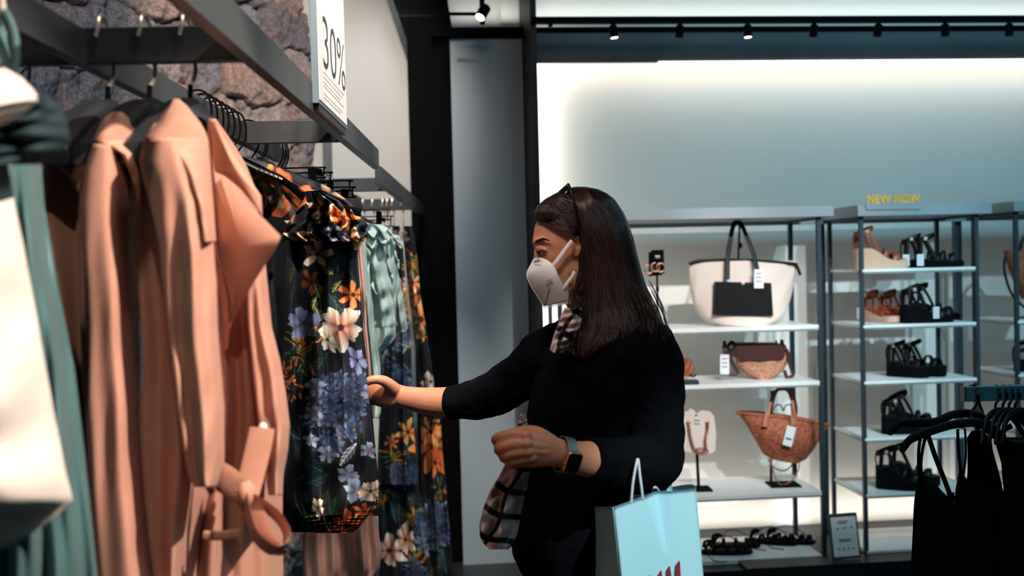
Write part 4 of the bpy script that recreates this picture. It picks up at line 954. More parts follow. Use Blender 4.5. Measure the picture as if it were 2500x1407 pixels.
# ------------------------------------------------------------------ blurred garments at the left picture edge
t = thing('white_top', 'blurred white top nearest to us at the left picture edge', 'top', W(40, 1330, .98))
cloth('body', [(310, -300, 8), (400, -300, 20), (500, -300, 36), (600, -300, 58), (800, -300, 95), (1000, -300, 130), (1150, -300, 160), (1222, -300, 178), (1250, -300, 150), (1290, -300, 95), (1330, -300, 35), (1360, -300, -40)], .96, 1.02, 'white_cloth', t, bulge=.03, folds=((1.5, .012, .2, .2),), seed=7, nv=120, thick=.02, sm=.012)
cloth('collar', [(168, -150, 12), (190, -150, 52), (225, -150, 86), (245, -150, 92), (270, -150, 70), (300, -150, 15), (312, -150, -20)], .88, .93, 'white_cloth', t, bulge=.03, nv=60, seed=8, wob=.002, sm=.04)
t = thing('teal_dress', 'blurred teal satin garment between the white top and the coats', 'dress', W(150, 1407, 1.1))
cloth('body', [(378, -20, 100), (500, -20, 108), (600, -20, 126), (700, -20, 142), (900, -20, 182), (1100, -20, 206), (1250, -20, 222), (1407, -20, 238), (1900, -40, 270)], 1.08, 1.16, 'teal_cloth', t, bulge=.03, folds=((2.6, .014, .3, .2), (5.2, .006, .1, .2)), seed=9)
cloth('collar', [(236, 88, 118), (262, 40, 148), (300, -40, 166), (340, -60, 172), (375, -60, 150), (392, -60, 118), (402, -60, 96)], .985, 1.03, 'teal_dark', t, bulge=.03, nv=60, seed=10, sm=.05, wob=.003)
obj('strap', ribbon([(8, 34), (20, 52), (34, 95), (38, 150), (30, 190), (44, 215)], [1.12, 1.115, 1.10, 1.08, 1.06, 1.04], .008, .5), 'teal_cloth', t)
obj('strap', ribbon([(4, 36), (-2, 90), (8, 150), (24, 200)], [1.14, 1.13, 1.10, 1.07], .008, .5), 'teal_cloth', t)
t = thing('wire_hook', 'chrome hanger hook with the teal straps at the upper left picture corner', 'hanger', W(9, 60, 1.17))
obj('hook', MB().tube(smooth_path([W(16, 50, 1.16), W(10, 30, 1.16), W(6, 10, 1.17), W(2, -14, 1.2), W(-10, -10, 1.25)], 6), .004, 8), 'chrome', t)
obj('bar', MB().tube([W(16, 50, 1.16), W(10, 60, 1.14), W(-40, 66, 1.12)], .005, 8), 'wire', t)

# ------------------------------------------------------------------ hangers along the wall-side rail
def rail_hanger(label, Y, group, dz=0, w_=.19, zb=ZB1, zt=ZT1 - .008, X=XL - .01, tilt=0.0, drop=.10):
    t = thing('wire_hanger', label, 'hanger', (X, Y, zb - .1), 0, group)
    p = [(X + .024, Y - .004, zt - .030), (X + .024, Y - .002, zt - .008), (X + .016, Y, zt + .010), (X, Y, zt + .016), (X - .018, Y, zt + .008), (X - .026, Y + .003, zt - .02), (X - .022, Y + .004, zb + .0), (X - .004, Y, zb - .03), (X + .002, Y, zb - .05)]
    p2 = [(2 * X - a, b, c) for a, b, c in p]
    obj('hook', MB().tube(smooth_path(p2, 5), .0022, 6), 'wire', t)
    q = [(X - w_, Y, zb - drop), (X - w_ * .5, Y, zb - .05 - (drop - .05) * .4), (X, Y, zb - .05), (X + w_ * .5, Y, zb - .05 - (drop - .05) * .4), (X + w_, Y, zb - drop)]
    obj('shoulder_bar', MB().tube(smooth_path(q, 5), .006, 8), 'wire', t); return t
for i, px in enumerate((516, 530, 545, 558, 572, 586, 600)):
    Y = XL * F / (px - 1200) * .995
    rail_hanger('thin wire hanger in the tight row before the second cross bar', Y, 'wire hangers tight on the wall-side rail', w_=.12)
for px, lb in ((632, 'left one of two wire hangers just behind the second cross bar'), (648, 'right one of two wire hangers just behind the second cross bar'), (690, 'thin wire hanger last but one on the wall-side rail'), (703, 'thin wire hanger at the very end of the wall-side rail')):
    rail_hanger(lb, XL * F / (px - 1200) * .995, 'wire hangers at the rail end', w_=.12)
# wire clip hangers for skirts
def clip_hanger(label, d, x1, y0, clips, zb, zt):
    t = thing('clip_hanger', label, 'hanger', (XL - .01, d, zb - .06))
    X = XL - .01; e_ = W(x1, y0, d); e2 = W(x1, y0 + 25, d); x0 = 2 * X - e_.x
    f = [Vector((x0, d, e_.z)), Vector((X, d, e_.z)), e_ - Vector((.006, 0, 0)), e_ - Vector((0, 0, .004)), e2 + Vector((0, 0, .004)), e2 - Vector((.006, 0, 0)), Vector((X, d, e2.z)), Vector((x0, d, e2.z)), Vector((x0 - .004, d, (e_.z + e2.z) / 2)), Vector((x0, d, e_.z))]
    obj('wire_frame', MB().tube(smooth_path(f, 6), .0022, 6), 'wire', t)
    for (cx, cy, w_, h_) in clips:
        obj('clip', MB().prism([W(cx, cy, d - .012), W(cx + w_, cy + 1, d - .012), W(cx + w_, cy + h_, d - .012), W(cx, cy + h_ - 2, d - .012)], (0, .02, 0)), 'black_flat', t, bevel=.001)
    p = [(X + .024, d, zt - .02), (X + .02, d, zt + .004), (X, d, zt + .014), (X - .02, d, zt + .004), (X - .026, d, zt - .03), (X - .02, d, zb), (X, d, zb - .02), (X, d, max(e_.z, zb - .2))]
    obj('hook', MB().tube(smooth_path(p, 5), .0022, 6), 'chrome', t)
ZT1r = ZT1 - .008
clip_hanger('wire clip hanger with one black clip, nearest the stone wall edge', 2.66, 790, 409, ((752, 410, 18, 42),), ZB1, ZT1r)
clip_hanger('wire clip hanger behind the first, at the right of the stone wall edge', 2.71, 806, 421, ((772, 411, 12, 18),), ZB1, ZT1r)
clip_hanger('wire clip hanger with a black clip against the pale alcove wall', 2.76, 853, 441, ((798, 440, 14, 24),), ZB1, ZT1r)
clip_hanger('wire clip hanger holding the printed skirt waistband, lower one by the alcove wall', 2.80, 860, 457, ((832, 461, 17, 22),), ZB1, ZT1r)
clip_hanger('wire clip hanger with a black clip above the mint tops', 3.62, 945, 512, ((918, 515, 13, 34),), ZB2, ZT2)
clip_hanger('wire clip hanger lowest of all, right above the mint ruffles', 3.72, 954, 528, ((932, 531, 8, 12),), ZB2, ZT2)
for Y_, lb in ((3.39, 'thin hanger inside the long pale mint dress'), (3.44, 'thin hanger inside the mint top with the long front ruffle'), (3.58, 'thin hanger inside the middle mint top'), (3.77, 'thin hanger inside the rightmost mint top')):
    rail_hanger(lb, Y_, 'hangers under the mint tops', w_=.17, zb=ZB2, zt=ZT2)
for Y_, lb in ((2.585, 'thin hanger under the narrow printed blouse'), (2.815, 'thin hanger carrying the peach dress at the rail end')):
    rail_hanger(lb, Y_, 'hangers under the blouse and peach dress', w_=.235, drop=.22)
# chrome hooks on the last cross bar
Y4 = 4.61
for i, (px, lb) in enumerate(((892, 'first chrome hanger hook from the left on the last cross bar'), (915, 'second chrome hanger hook from the left on the last cross bar'), (940, 'third chrome hanger hook on the last cross bar'),
        (951, 'fourth chrome hanger hook on the last cross bar'), (963, 'chrome hanger holding the left printed dress on the last cross bar'), (986, 'chrome hanger holding the right printed dress on the last cross bar'))):
    X = (px - 1200) * Y4 / F; zb, zt = ZB2 - .0, ZT2 - .006
    t = thing('chrome_hanger', lb, 'hanger', (X, Y4, zb - .1))
    p = [(X - .004, Y4 - .016, zt - .035), (X, Y4 - .016, zt - .008), (X, Y4, zt + .012), (X, Y4 + .016, zt - .006), (X + .004, Y4 + .016, zb - .002), (X + .006, Y4 + .004, zb - .02), (X + .004, Y4, zb - .04), (X + .004, Y4, zb - .10)]
    obj('hook', MB().tube(smooth_path(p, 4), .0035, 6), 'chrome', t)
    obj('shoulder_bar', MB().prism([(X - .01, Y4 - .02, zb - .10), (X + .014, Y4 - .02, zb - .10), (X + .018, Y4 - .02, zb - .155), (X - .002, Y4 - .02, zb - .165)], (0, .14, 0)), 'silver', t)

# ------------------------------------------------------------------ printed blouse, front of the wall-side rail
t = thing('floral_dress', 'dark floral dress with long gathered sleeve and shoulder ruffle, nearest the coats', 'dress', W(770, 1300, 2.4))
cloth('body', [(382, 562, 606), (400, 575, 660), (425, 590, 730), (455, 605, 800), (490, 615, 850), (530, 630, 868), (600, 640, 850), (700, 640, 800), (900, 650, 810), (1100, 655, 830), (1240, 665, 840), (1300, 690, 800)], 2.40, 2.34, 'floral', t, True, bulge=.05, folds=((3.0, .016, .2, .3), (6, .006, .4, .2)), nu=170, nv=520, seed=11)
cloth('sleeve', [(540, 690, 892), (570, 690, 894), (620, 690, 872), (700, 688, 868), (800, 690, 880), (900, 690, 893), (1000, 692, 904), (1100, 695, 913), (1180, 695, 918), (1230, 702, 914), (1262, 722, 898), (1285, 745, 880), (1300, 770, 862)], 2.27, 2.25, 'floral', t, True, bulge=.05, folds=((3.2, .018, .0, .12), (6.5, .006, .3, .3)), nu=200, nv=620, seed=12, thick=.05, ramp=(.5, 1), fr=.9)
cloth('cuff', [(1258, 722, 900), (1270, 735, 888), (1285, 748, 880), (1302, 770, 862)], 2.26, 2.24, 'floral', t, True, bulge=.05, folds=((12, .006, .0, .1),), nu=150, nv=50, seed=13, thick=.05, ramp=(1, 1))
cloth('ruffle', [(470, 745, 800), (490, 740, 850), (520, 720, 880), (548, 700, 897), (572, 690, 898), (590, 715, 893)], 2.25, 2.22, 'floral', t, True, off=(12, -30), bulge=.06, folds=((5.5, .022, .1, .3), (9, .008, .2, .4)), nu=160, nv=120, seed=14, thick=.03, ramp=(.4, 1))
obj('strap', ribbon([(628, 392), (640, 415), (690, 440), (735, 478)], [2.36, 2.33, 2.31, 2.29], .010, .3), 'black_cloth', t)
obj('strap', ribbon([(735, 478), (790, 476), (835, 505), (880, 520)], [2.29, 2.25, 2.20, 2.18], .009, .3), 'black_cloth', t)
# slim garments seen on edge behind it
t = thing('floral_blouse', 'narrow edge of a printed blouse right behind the gathered sleeve', 'blouse', W(880, 1250, 2.6))
cloth('body', [(545, 838, 882), (600, 834, 872), (700, 842, 878), (800, 850, 886), (900, 866, 898), (1000, 880, 908), (1150, 895, 922), (1260, 900, 926)], 2.60, 2.55, 'floral', t, True, bulge=.02, nu=60, nv=420, folds=((1.5, .008, .2, .2),), seed=15)
t = thing('peach_dress', 'peach dress edge between the printed blouse and the mint tops, hem below the cuff', 'dress', W(830, 1400, 2.85))
cloth('body', [(590, 850, 884), (700, 862, 892), (800, 872, 896), (900, 880, 906), (1000, 880, 908), (1150, 840, 912), (1220, 760, 916), (1300, 740, 925), (1350, 738, 931), (1392, 738, 928), (1408, 740, 918), (1440, 740, 880)], 2.85, 2.75, 'pink', t, bulge=.03, folds=((5.2, .014, .1, .08), (1.2, .012, .3, 0)), nu=150, nv=220, seed=16)
# mint ruffle tops
def mint(label, rows, d, frill, seed, grp='mint tops on the far rack'):
    t = thing('ruffle_top', label, 'top', W(rows[-1][1], rows[-1][0], d), 0, grp)
    cloth('body', rows, d, d - .03, 'mint', t, bulge=.04, folds=((1.6, .012, .2, .2), (3.2, .006, .5, .2)), nu=70, nv=130, seed=seed)
    for (pts, wd) in frill:
        mbs = MB(); p = smooth_path(W_path(pts, d - .055), 24); m = len(p); L = []
        dirx = Vector((1, -.35, -.25)).normalized()
        for i in range(m):
            f = i / (m - 1); ph = f * len(pts) * 3.6 + seed; fr = []; bk = []
            for q in np.linspace(0, 1, 6):
                a = p[i] + dirx * (wd * q) + Vector((0, -.014 * q - .014 * q * math.sin(ph), .010 * q * math.cos(ph + 1.2 * q) - .012 * q * q))
                fr.append(a); bk.append(a + Vector((.0008, .003, 0)))
            L.append(fr + bk[::-1])
        mbs.loft(L); obj('ruffle', mbs, 'mint', t, smooth='all')
    return t
mint('mint top with long ruffle down its front, first of the mint tops', [(548, 890, 935), (580, 882, 945), (640, 878, 942), (700, 886, 955), (750, 893, 962), (790, 900, 966), (800, 908, 962)], 3.45, [([(884, 598), (880, 640), (888, 680), (900, 700)], .035), ([(886, 562), (905, 548), (930, 550)], .04), ([(890, 590), (910, 575), (935, 585)], .03)], 20)
mint('mint top in the middle, folded hem below the first one', [(560, 925, 955), (600, 930, 962), (700, 935, 968), (780, 905, 966), (820, 906, 966), (838, 910, 955), (850, 908, 940), (862, 910, 930)], 3.62, [([(925, 570), (940, 562), (955, 575)], .04), ([(930, 600), (935, 640), (944, 672)], .03)], 21)
mint('mint top rightmost of the mint tops, beside the printed dresses', [(575, 940, 964), (640, 945, 966), (700, 952, 980), (760, 956, 990), (800, 962, 996), (812, 966, 990)], 3.78, [([(940, 580), (950, 575), (962, 590)], .045), ([(945, 600), (955, 620), (958, 640)], .03)], 22)
t = thing('mint_dress', 'long pale mint dress hanging left behind the mint tops', 'dress', W(915, 1020, 3.4))
cloth('body', [(580, 868, 892), (640, 874, 896), (700, 878, 905), (800, 885, 915), (900, 893, 929), (960, 898, 931), (1010, 903, 930), (1022, 906, 926)], 3.40, 3.36, 'mint', t, bulge=.04, folds=((1.7, .012, .4, .1),), nu=60, nv=160, seed=23)
# printed dresses at the end of the far rack
t = thing('floral_dress', 'tiered dark floral dress left on the last cross bar, behind the mint tops', 'dress', W(985, 1407, 4.3))
cloth('body', [(552, 958, 976), (600, 956, 984), (700, 962, 990), (800, 935, 1000), (850, 930, 1004), (950, 928, 1006), (1040, 925, 1010), (1120, 922, 1016), (1172, 920, 1020), (1184, 922, 1018)], 4.30, 4.24, 'floral', t, True, bulge=.06, folds=((2.6, .022, .2, .1), (5.5, .008, .2, .2)), nu=110, nv=420, seed=24)
cloth('skirt_tier', [(1165, 926, 1014), (1220, 922, 1030), (1320, 924, 1046), (1420, 924, 1056), (1550, 920, 1066)], 4.34, 4.28, 'floral', t, True, bulge=.06, folds=((2.6, .024, .3, .1), (5.5, .008, .6, .2)), nu=130, nv=260, seed=25)
t = thing('floral_dress', 'dark floral dress with bright orange lilies, rightmost, against the black column', 'dress', W(1070, 1407, 4.5))
cloth('body', [(552, 986, 1006), (575, 984, 1012), (640, 990, 1020), (720, 998, 1026), (800, 1008, 1040), (900, 1020, 1055), (1000, 1028, 1066), (1020, 1030, 1082), (1032, 1034, 1074)], 4.52, 4.44, 'floral', t, True, bulge=.06, folds=((1.8, .016, .2, .1), (4.5, .006, .2, .2)), nu=100, nv=420, seed=26)
cloth('skirt_tier', [(1020, 1028, 1076), (1100, 1028, 1080), (1200, 1030, 1090), (1300, 1030, 1099), (1420, 1030, 1108), (1550, 1030, 1115)], 4.54, 4.46, 'floral', t, True, bulge=.06, folds=((2.1, .020, .1, .1), (5, .007, .6, .2)), nu=120, nv=330, seed=27)
del canvas, canvas_l, PX_, PY_

# ------------------------------------------------------------------ black camisole rack at the right
RB = 2.55
t = thing('garment_rail', 'teal metal rail end holding the black camisoles at the right picture edge', 'clothes rack', W(2440, 960, RB))
q = [W(2353, 944, RB), W(2353, 980, RB)]
obj('rail', MB().box(q[0].x, q[0].x + .75, RB - .012, RB + .012, q[1].z, q[0].z), 'teal_metal', t, bevel=.001)
obj('end_cap', MB().box(q[0].x - .004, q[0].x, RB - .012, RB + .012, q[1].z, q[0].z), 'steel_dark', t)
obj('upright', MB().box(q[0].x + .45, q[0].x + .48, RB - .012, RB + .012, 0, q[1].z), 'steel_dark', t)
obj('foot', MB().box(q[0].x + .42, q[0].x + .51, RB - .25, RB + .25, 0, .03), 'steel_dark', t)
def cami_hanger(label, arm, d, hk, r=.011, cat='hanger'):
    t = thing('velvet_hanger', label, cat, W(arm[len(arm) // 2][0], arm[len(arm) // 2][1], d if np.isscalar(d) else d[0]))
    p = smooth_path(W_path(arm, d), 6); obj('shoulder_bar', MB().tube(p, lerp_list([r * .75] + [r] * 5 + [r * .75], len(p)), 10, .55, ref=(0, 0, 1), round_=True), 'hanger_black', t)
    obj('hook', MB().tube(smooth_path(W_path(hk, [d if np.isscalar(d) else d[len(d) // 2]] + [RB - .018] * (len(hk) - 4) + [RB, RB + .018, RB + .018]), 6), .0034, 8), 'wire', t); return t
cami_hanger('black hanger nearest, its arm arching over the front camisole straps', [(2204, 1098), (2222, 1074), (2258, 1058), (2310, 1041), (2348, 1034), (2392, 1034), (2426, 1060), (2460, 1082), (2500, 1086)], [2.36, 2.36, 2.37, 2.38, 2.39, 2.40, 2.41, 2.42, 2.43], [(2374, 1034), (2372, 1008), (2385, 985), (2386, 965), (2378, 944), (2366, 944), (2360, 952)])
cami_hanger('black hanger second, behind the nearest, its tip reaching furthest left', [(2174, 1056), (2198, 1034), (2240, 1033), (2284, 1030), (2326, 1013), (2362, 1010), (2394, 1018), (2422, 1044), (2450, 1066)], [2.48, 2.48, 2.49, 2.50, 2.51, 2.52, 2.52, 2.53, 2.54], [(2400, 1016), (2398, 1004), (2390, 982), (2388, 962), (2380, 941), (2370, 946), (2366, 956)])
for i, (x, lb) in enumerate(((2434, 'first of the black hangers packed at the right edge of the teal rail'), (2452, 'second of the black hangers packed at the right edge of the teal rail'), (2467, 'third of the black hangers packed at the right edge of the teal rail'), (2482, 'last of the black hangers packed at the right edge of the teal rail'))):
    cami_hanger(lb, [(x - 36, 1080), (x - 30, 1040), (x - 18, 1016), (x, 1005), (x + 24, 1008), (x + 46, 1030), (x + 66, 1064), (x + 80, 1085)], [2.36, 2.40, 2.45, 2.52, 2.56, 2.6, 2.64, 2.66], [(x, 1005), (x - 4, 990), (x + 6, 972), (x + 6, 958), (x, 943), (x - 8, 944), (x - 12, 954)], .010)
def cami(label, rows, d, straps, seed):
    t = thing('camisole', label, 'top', W(rows[len(rows) // 2][1] + 40, rows[-1][0], d))
    cloth('body', rows, d, d + .06, 'black_cloth', t, bulge=.03, folds=((1.8, .012, seed * .3, .2),), seed=seed, sm=.008)
    for (pts, w_) in straps: obj('strap', ribbon(pts, d, w_, .35), 'black_cloth', t)
cami('black camisole with scalloped neckline and thin straps, frontmost on the right rail', [(1160, 2242, 2264), (1168, 2241, 2268), (1176, 2239, 2276), (1188, 2237, 2290), (1205, 2234, 2305), (1222, 2232, 2326), (1250, 2230, 2345), (1300, 2228, 2370), (1400, 2223, 2420), (1600, 2215, 2520), (1900, 2205, 2560)], 2.37,
     [([(2262, 1058), (2252, 1100), (2248, 1140), (2250, 1165)], .004), ([(2249, 1056), (2243, 1100), (2243, 1150), (2247, 1166)], .004), ([(2266, 1064), (2285, 1120), (2305, 1170), (2326, 1226)], .006), ([(2320, 1205), (2326, 1226)], .009)], 31)
cami('black camisole second in the right rail, behind the scalloped one', [(1150, 2341, 2350), (1165, 2338, 2356), (1200, 2332, 2400), (1250, 2328, 2500), (1400, 2325, 2560), (1900, 2310, 2600)], 2.46, [([(2338, 1048), (2340, 1100), (2346, 1156)], .004), ([(2356, 1046), (2358, 1110), (2352, 1160)], .003)], 32)
cami('black satin slip top with wide shoulder, third on the right rail', [(1052, 2372, 2398), (1070, 2360, 2420), (1100, 2362, 2424), (1150, 2362, 2438), (1200, 2358, 2450), (1300, 2355, 2560), (1900, 2350, 2600)], 2.52, [([(2384, 1050), (2400, 1030), (2412, 1040)], .006)], 33)
cami('black top cut off by the picture edge, last on the right rail', [(1068, 2438, 2500), (1090, 2432, 2560), (1130, 2444, 2600), (1200, 2450, 2600), (1300, 2440, 2620), (1900, 2430, 2640)], 2.46, [([(2446, 1070), (2452, 1050), (2470, 1040)], .007)], 34)
# ------------------------------------------------------------------ the woman
HD = 2.08                                        # distance of her mid plane
per = thing('person', 'woman with long brown hair and dark top reaching into the clothes rack', 'person', (W(1450, 1300, HD).x, HD, 0))
def J(x, y, d): return W(x, y, d)
def head_mb(mb):
    rows = [(466, 1395, 1432, .012), (470, 1376, 1450, .034), (480, 1356, 1468, .049), (500, 1333, 1488, .062), (530, 1313, 1500, .070), (555, 1305, 1505, .074), (580, 1301, 1506, .075), (592, 1299.5, 1506, .075), (600, 1302, 1505, .075),
            (611, 1307, 1504, .074), (625, 1305, 1501, .072), (640, 1310, 1498, .070), (660, 1314, 1490, .067), (690, 1318, 1478, .060), (712, 1324, 1465, .053), (724, 1330, 1450, .044), (734, 1340, 1420, .032), (742, 1352, 1392, .018)]
    n = 48; rings = []
    for (y, xf, xb, hw) in rows:
        ring = []
        for i in range(n):
            a = 2 * PI * i / n; ca, sa = math.cos(a), math.sin(a)
            m = (xf + xb) / 2 + (xb - xf) * .06; 
            x = m + ((xb - m) * ca if ca > 0 else (m - xf) * -abs(ca) ** .9)
            # temples narrow towards the face
            k = 1.0 if ca > -.2 else 1 - .16 * ((-ca - .2) / .8) ** 1.5
            ring.append(J(x, y, HD + hw * k * math.copysign(abs(sa) ** .82, sa)))
        rings.append(ring)
    mb.loft(rings)
    # brow ridge, nose, cheek, lips, chin, ears
    mb.tube([J(1306, 591, HD - .014), J(1311, 589, HD - .032), J(1326, 587, HD - .050)], [.006, .0065, .005], 10, round_=True)
    mb.tube([J(1306, 591, HD + .014), J(1311, 589, HD + .032), J(1326, 587, HD + .050)], [.006, .0065, .005], 10, round_=True)
    mb.tube([J(1313, 606, HD), J(1312, 625, HD), J(1311, 645, HD)], [.008, .008, .008], 12, round_=True)
    for s in (-1, 1):
        mb.tube([J(1312, 607, HD + s * .031), J(1321, 606, HD + s * .042), J(1332, 611, HD + s * .052)], [.0048, .0062, .0036], 8, round_=True)
        mb.tube([J(1313, 619, HD + s * .030), J(1321, 620, HD + s * .042), J(1331, 615, HD + s * .050)], [.003, .0040, .0025], 8, round_=True)
        mb.tube(smooth_path([J(1403, 622, HD + s * .074), J(1402, 602, HD + s * .078), J(1404, 584, HD + s * .081), J(1413, 578, HD + s * .082), J(1420, 588, HD + s * .081), J(1417, 605, HD + s * .079), J(1409, 624, HD + s * .075)], 4), .0045, 8, round_=True)
        mb.ell(J(1408, 600, HD + s * .076), .010, .006, .018)
    mb.tube([J(1318, 697, HD - .018), J(1315, 696, HD), J(1318, 697, HD + .018)], [.004, .006, .004], 8, round_=True)
    mb.tube([J(1319, 706, HD - .016), J(1316, 706, HD), J(1319, 706, HD + .016)], [.004, .006, .004], 8, round_=True)
def hand_left(mb):
    Xn = Vector((0, -1, 0))
    mb.tube(smooth_path([J(1385, 1112, 1.80), J(1352, 1104, 1.792), J(1318, 1098, 1.785), J(1285, 1096, 1.780), J(1264, 1094, 1.780)], 4), lerp_list([.025, .027, .033, .035, .031], 17), 20, lerp_list([.72, .62, .52, .46, .40], 17), ref=(0, 0, 1), round_=True)
    fr = .0088
    for chain, r in (([(1276, 1064, 1.772), (1246, 1062, 1.770), (1216, 1070, 1.776), (1213, 1078, 1.800), (1232, 1084, 1.815), (1250, 1086, 1.806)], .0098),
                     ([(1280, 1084, 1.766), (1252, 1085, 1.763), (1222, 1094, 1.769), (1219, 1101, 1.795), (1236, 1104, 1.812), (1254, 1104, 1.803)], .0096),
                     ([(1284, 1104, 1.766), (1260, 1106, 1.763), (1234, 1113, 1.769), (1230, 1119, 1.793), (1246, 1121, 1.810), (1262, 1120, 1.800)], .0090),
                     ([(1290, 1121, 1.770), (1270, 1124, 1.768), (1249, 1130, 1.774), (1246, 1134, 1.794), (1258, 1136, 1.806), (1272, 1134, 1.798)], .0080)):
        mb.tube(smooth_path([J(*c) for c in chain], 3), lerp_list([r * 1.12, r * 1.08, r * 1.05, r * .98, r * .9, r * .78], 16), 12, round_=True)
        mb.ell(J(*chain[0]) + Vector((.004, -.006, .001)), r * 1.15, r * .9, r * .95)
    mb.tube(smooth_path([J(1345, 1082, 1.805), J(1310, 1060, 1.822), J(1278, 1054, 1.828), J(1252, 1060, 1.824), J(1236, 1070, 1.818)], 4), lerp_list([.016, .015, .0115, .0105, .0080], 17), 12, round_=True)
    for (a, b) in (((1340, 1092, 1.7735), (1284, 1086, 1.7635)), ((1338, 1106, 1.7720), (1288, 1104, 1.7630))):
        mb.tube([J(*a), J(*b)], .0032, 8, round_=True)
def hand_right(mb):
    d = 2.30
    mb.tube(smooth_path([J(1000, 972, d - .01), J(975, 968, d), J(950, 964, d + .005), J(928, 958, d + .01), J(912, 952, d + .015)], 4), lerp_list([.025, .027, .033, .034, .028], 17), 18, lerp_list([.75, .66, .56, .52, .5], 17), ref=(0, 0, 1), round_=True)
    for chain, r in (([(926, 934, d + .01), (908, 930, d + .012), (890, 934, d + .018), (880, 946, d + .010)], .0095), ([(922, 948, d + .018), (904, 946, d + .024), (886, 952, d + .028), (878, 962, d + .016)], .0095),
                     ([(924, 964, d + .024), (906, 964, d + .030), (888, 968, d + .030), (880, 976, d + .018)], .0088), ([(930, 980, d + .024), (914, 982, d + .030), (898, 984, d + .030), (890, 990, d + .020)], .0078)):
        mb.tube(smooth_path([J(*c) for c in chain], 4), lerp_list([r * 1.15, r * 1.05, r * .95, r * .8], 13), 12, round_=True)
    mb.tube(smooth_path([J(962, 950, d - .012), J(940, 932, d - .028), J(920, 927, d - .034), J(902, 930, d - .034), J(890, 938, d - .030)], 4), lerp_list([.016, .013, .0105, .0100, .0080], 17), 12, round_=True)
b = MB(); head_mb(b)
b.tube(smooth_path([J(1425, 690, HD), J(1446, 745, HD + .01), J(1466, 800, HD + .02), J(1478, 850, HD + .02)], 4), lerp_list([.050, .052, .058, .075], 13), 20)
tor = [(800, 1410, 1545, .10), (830, 1370, 1590, .14), (870, 1340, 1610, .15), (930, 1325, 1612, .13), (1000, 1312, 1600, .12), (1100, 1306, 1575, .115), (1200, 1300, 1570, .12), (1300, 1282, 1580, .14), (1400, 1300, 1590, .15), (1480, 1330, 1585, .14)]
def torso(mb, rows, grow=0, skew=.30):
    rings = []
    for (y, xl, xr, hd) in rows:
        ring = []; m, h = (xl + xr) / 2, (xr - xl) / 2 + grow * 1170
        for i in range(40):
            a = 2 * PI * i / 40; ca, sa = math.cos(a), math.sin(a)
            ring.append(J(m + h * math.copysign(abs(ca) ** .85, ca), y, HD + (hd + grow) * math.copysign(abs(sa) ** .9, sa) - .05 * ca * (1 if y < 1100 else .4)))
        rings.append(ring)
    mb.loft(rings)
torso(b, tor, -.012)
for s, dx in ((-1, -8), (1, 8)):
    k = [(1448 + dx * 2, 1440, HD + s * .085), (1440 + dx * 3, 1900, HD + s * .09), (1462 + dx * 3, 2310, HD + s * .09)]
    b.tube(smooth_path([J(*q) for q in k], 6), lerp_list([.095, .062, .042], 13), 18, round_=True)
    an = J(*k[-1]); b.tube([Vector((an.x + .05, an.y, .045)), Vector((an.x - .06, an.y, .040)), Vector((an.x - .15, an.y - .01, .030))], [.036, .036, .026], 12, .9, round_=True)
    b.tube([an, Vector((an.x + .01, an.y, .05))], [.042, .040], 14, round_=True)
LS, LE, LWr = (1588, 862, 1.965), (1600, 1128, 1.93), (1385, 1112, 1.80)
b.tube(smooth_path([J(*LS), J(1600, 990, 1.95), J(*LE)], 6), lerp_list([.046, .044, .040], 13), 18, round_=True)
b.tube(smooth_path([J(*LE), J(1520, 1130, 1.875), J(1440, 1122, 1.828), J(*LWr)], 6), lerp_list([.043, .041, .034, .0262], 19), 18, lerp_list([1, .98, .9, .76], 19), ref=(0, 0, 1), round_=True)
RS, RE, RW_ = (1362, 868, 2.16), (1205, 968, 2.24), (985, 970, 2.295)
b.tube(smooth_path([J(*RS), J(1290, 912, 2.20), J(*RE)], 6), lerp_list([.056, .047, .040], 13), 18, round_=True)
b.tube(smooth_path([J(*RE), J(1120, 982, 2.26), J(1045, 980, 2.28), J(*RW_)], 6), lerp_list([.040, .037, .032, .0255], 19), 18, lerp_list([1, .95, .88, .78], 19), ref=(0, 0, 1), round_=True)
hand_left(b); hand_right(b)
bm_ = voxel(b, 'body', .0030, 3, .4)
bo = obj('body', bm_, 'skin', per, smooth='all'); bo['label'] = 'bare face, forearms and hands'
# eyes and brows
for s, nm in ((-1, 'eye'), (1, 'eye')):
    c = J(1321.5, 614, HD + s * .0400)
    e = obj(nm, MB().ell(c, .0085, .0080, .0062, nu=20, nv=14), 'eye', per)
    obj('iris', MB().ell(c + Vector((-.0052, s * .0040, -.0012)), .0050, .0052, .0050, nu=16), 'iris', e)
    obj('eyebrow', MB().tube(smooth_path([J(1304, 594, HD + s * .024), J(1311, 589, HD + s * .042), J(1326, 584, HD + s * .058), J(1342, 588, HD + s * .066)], 4), lerp_list([.0018, .0030, .0026, .0010], 13), 8, .6, ref=(0, 0, 1)), 'iris', per)
    obj('eyelash', MB().tube(smooth_path([J(1312, 612, HD + s * .038), J(1320, 611, HD + s * .0495), J(1332, 614, HD + s * .056)], 4), .0012, 6), 'iris', per)
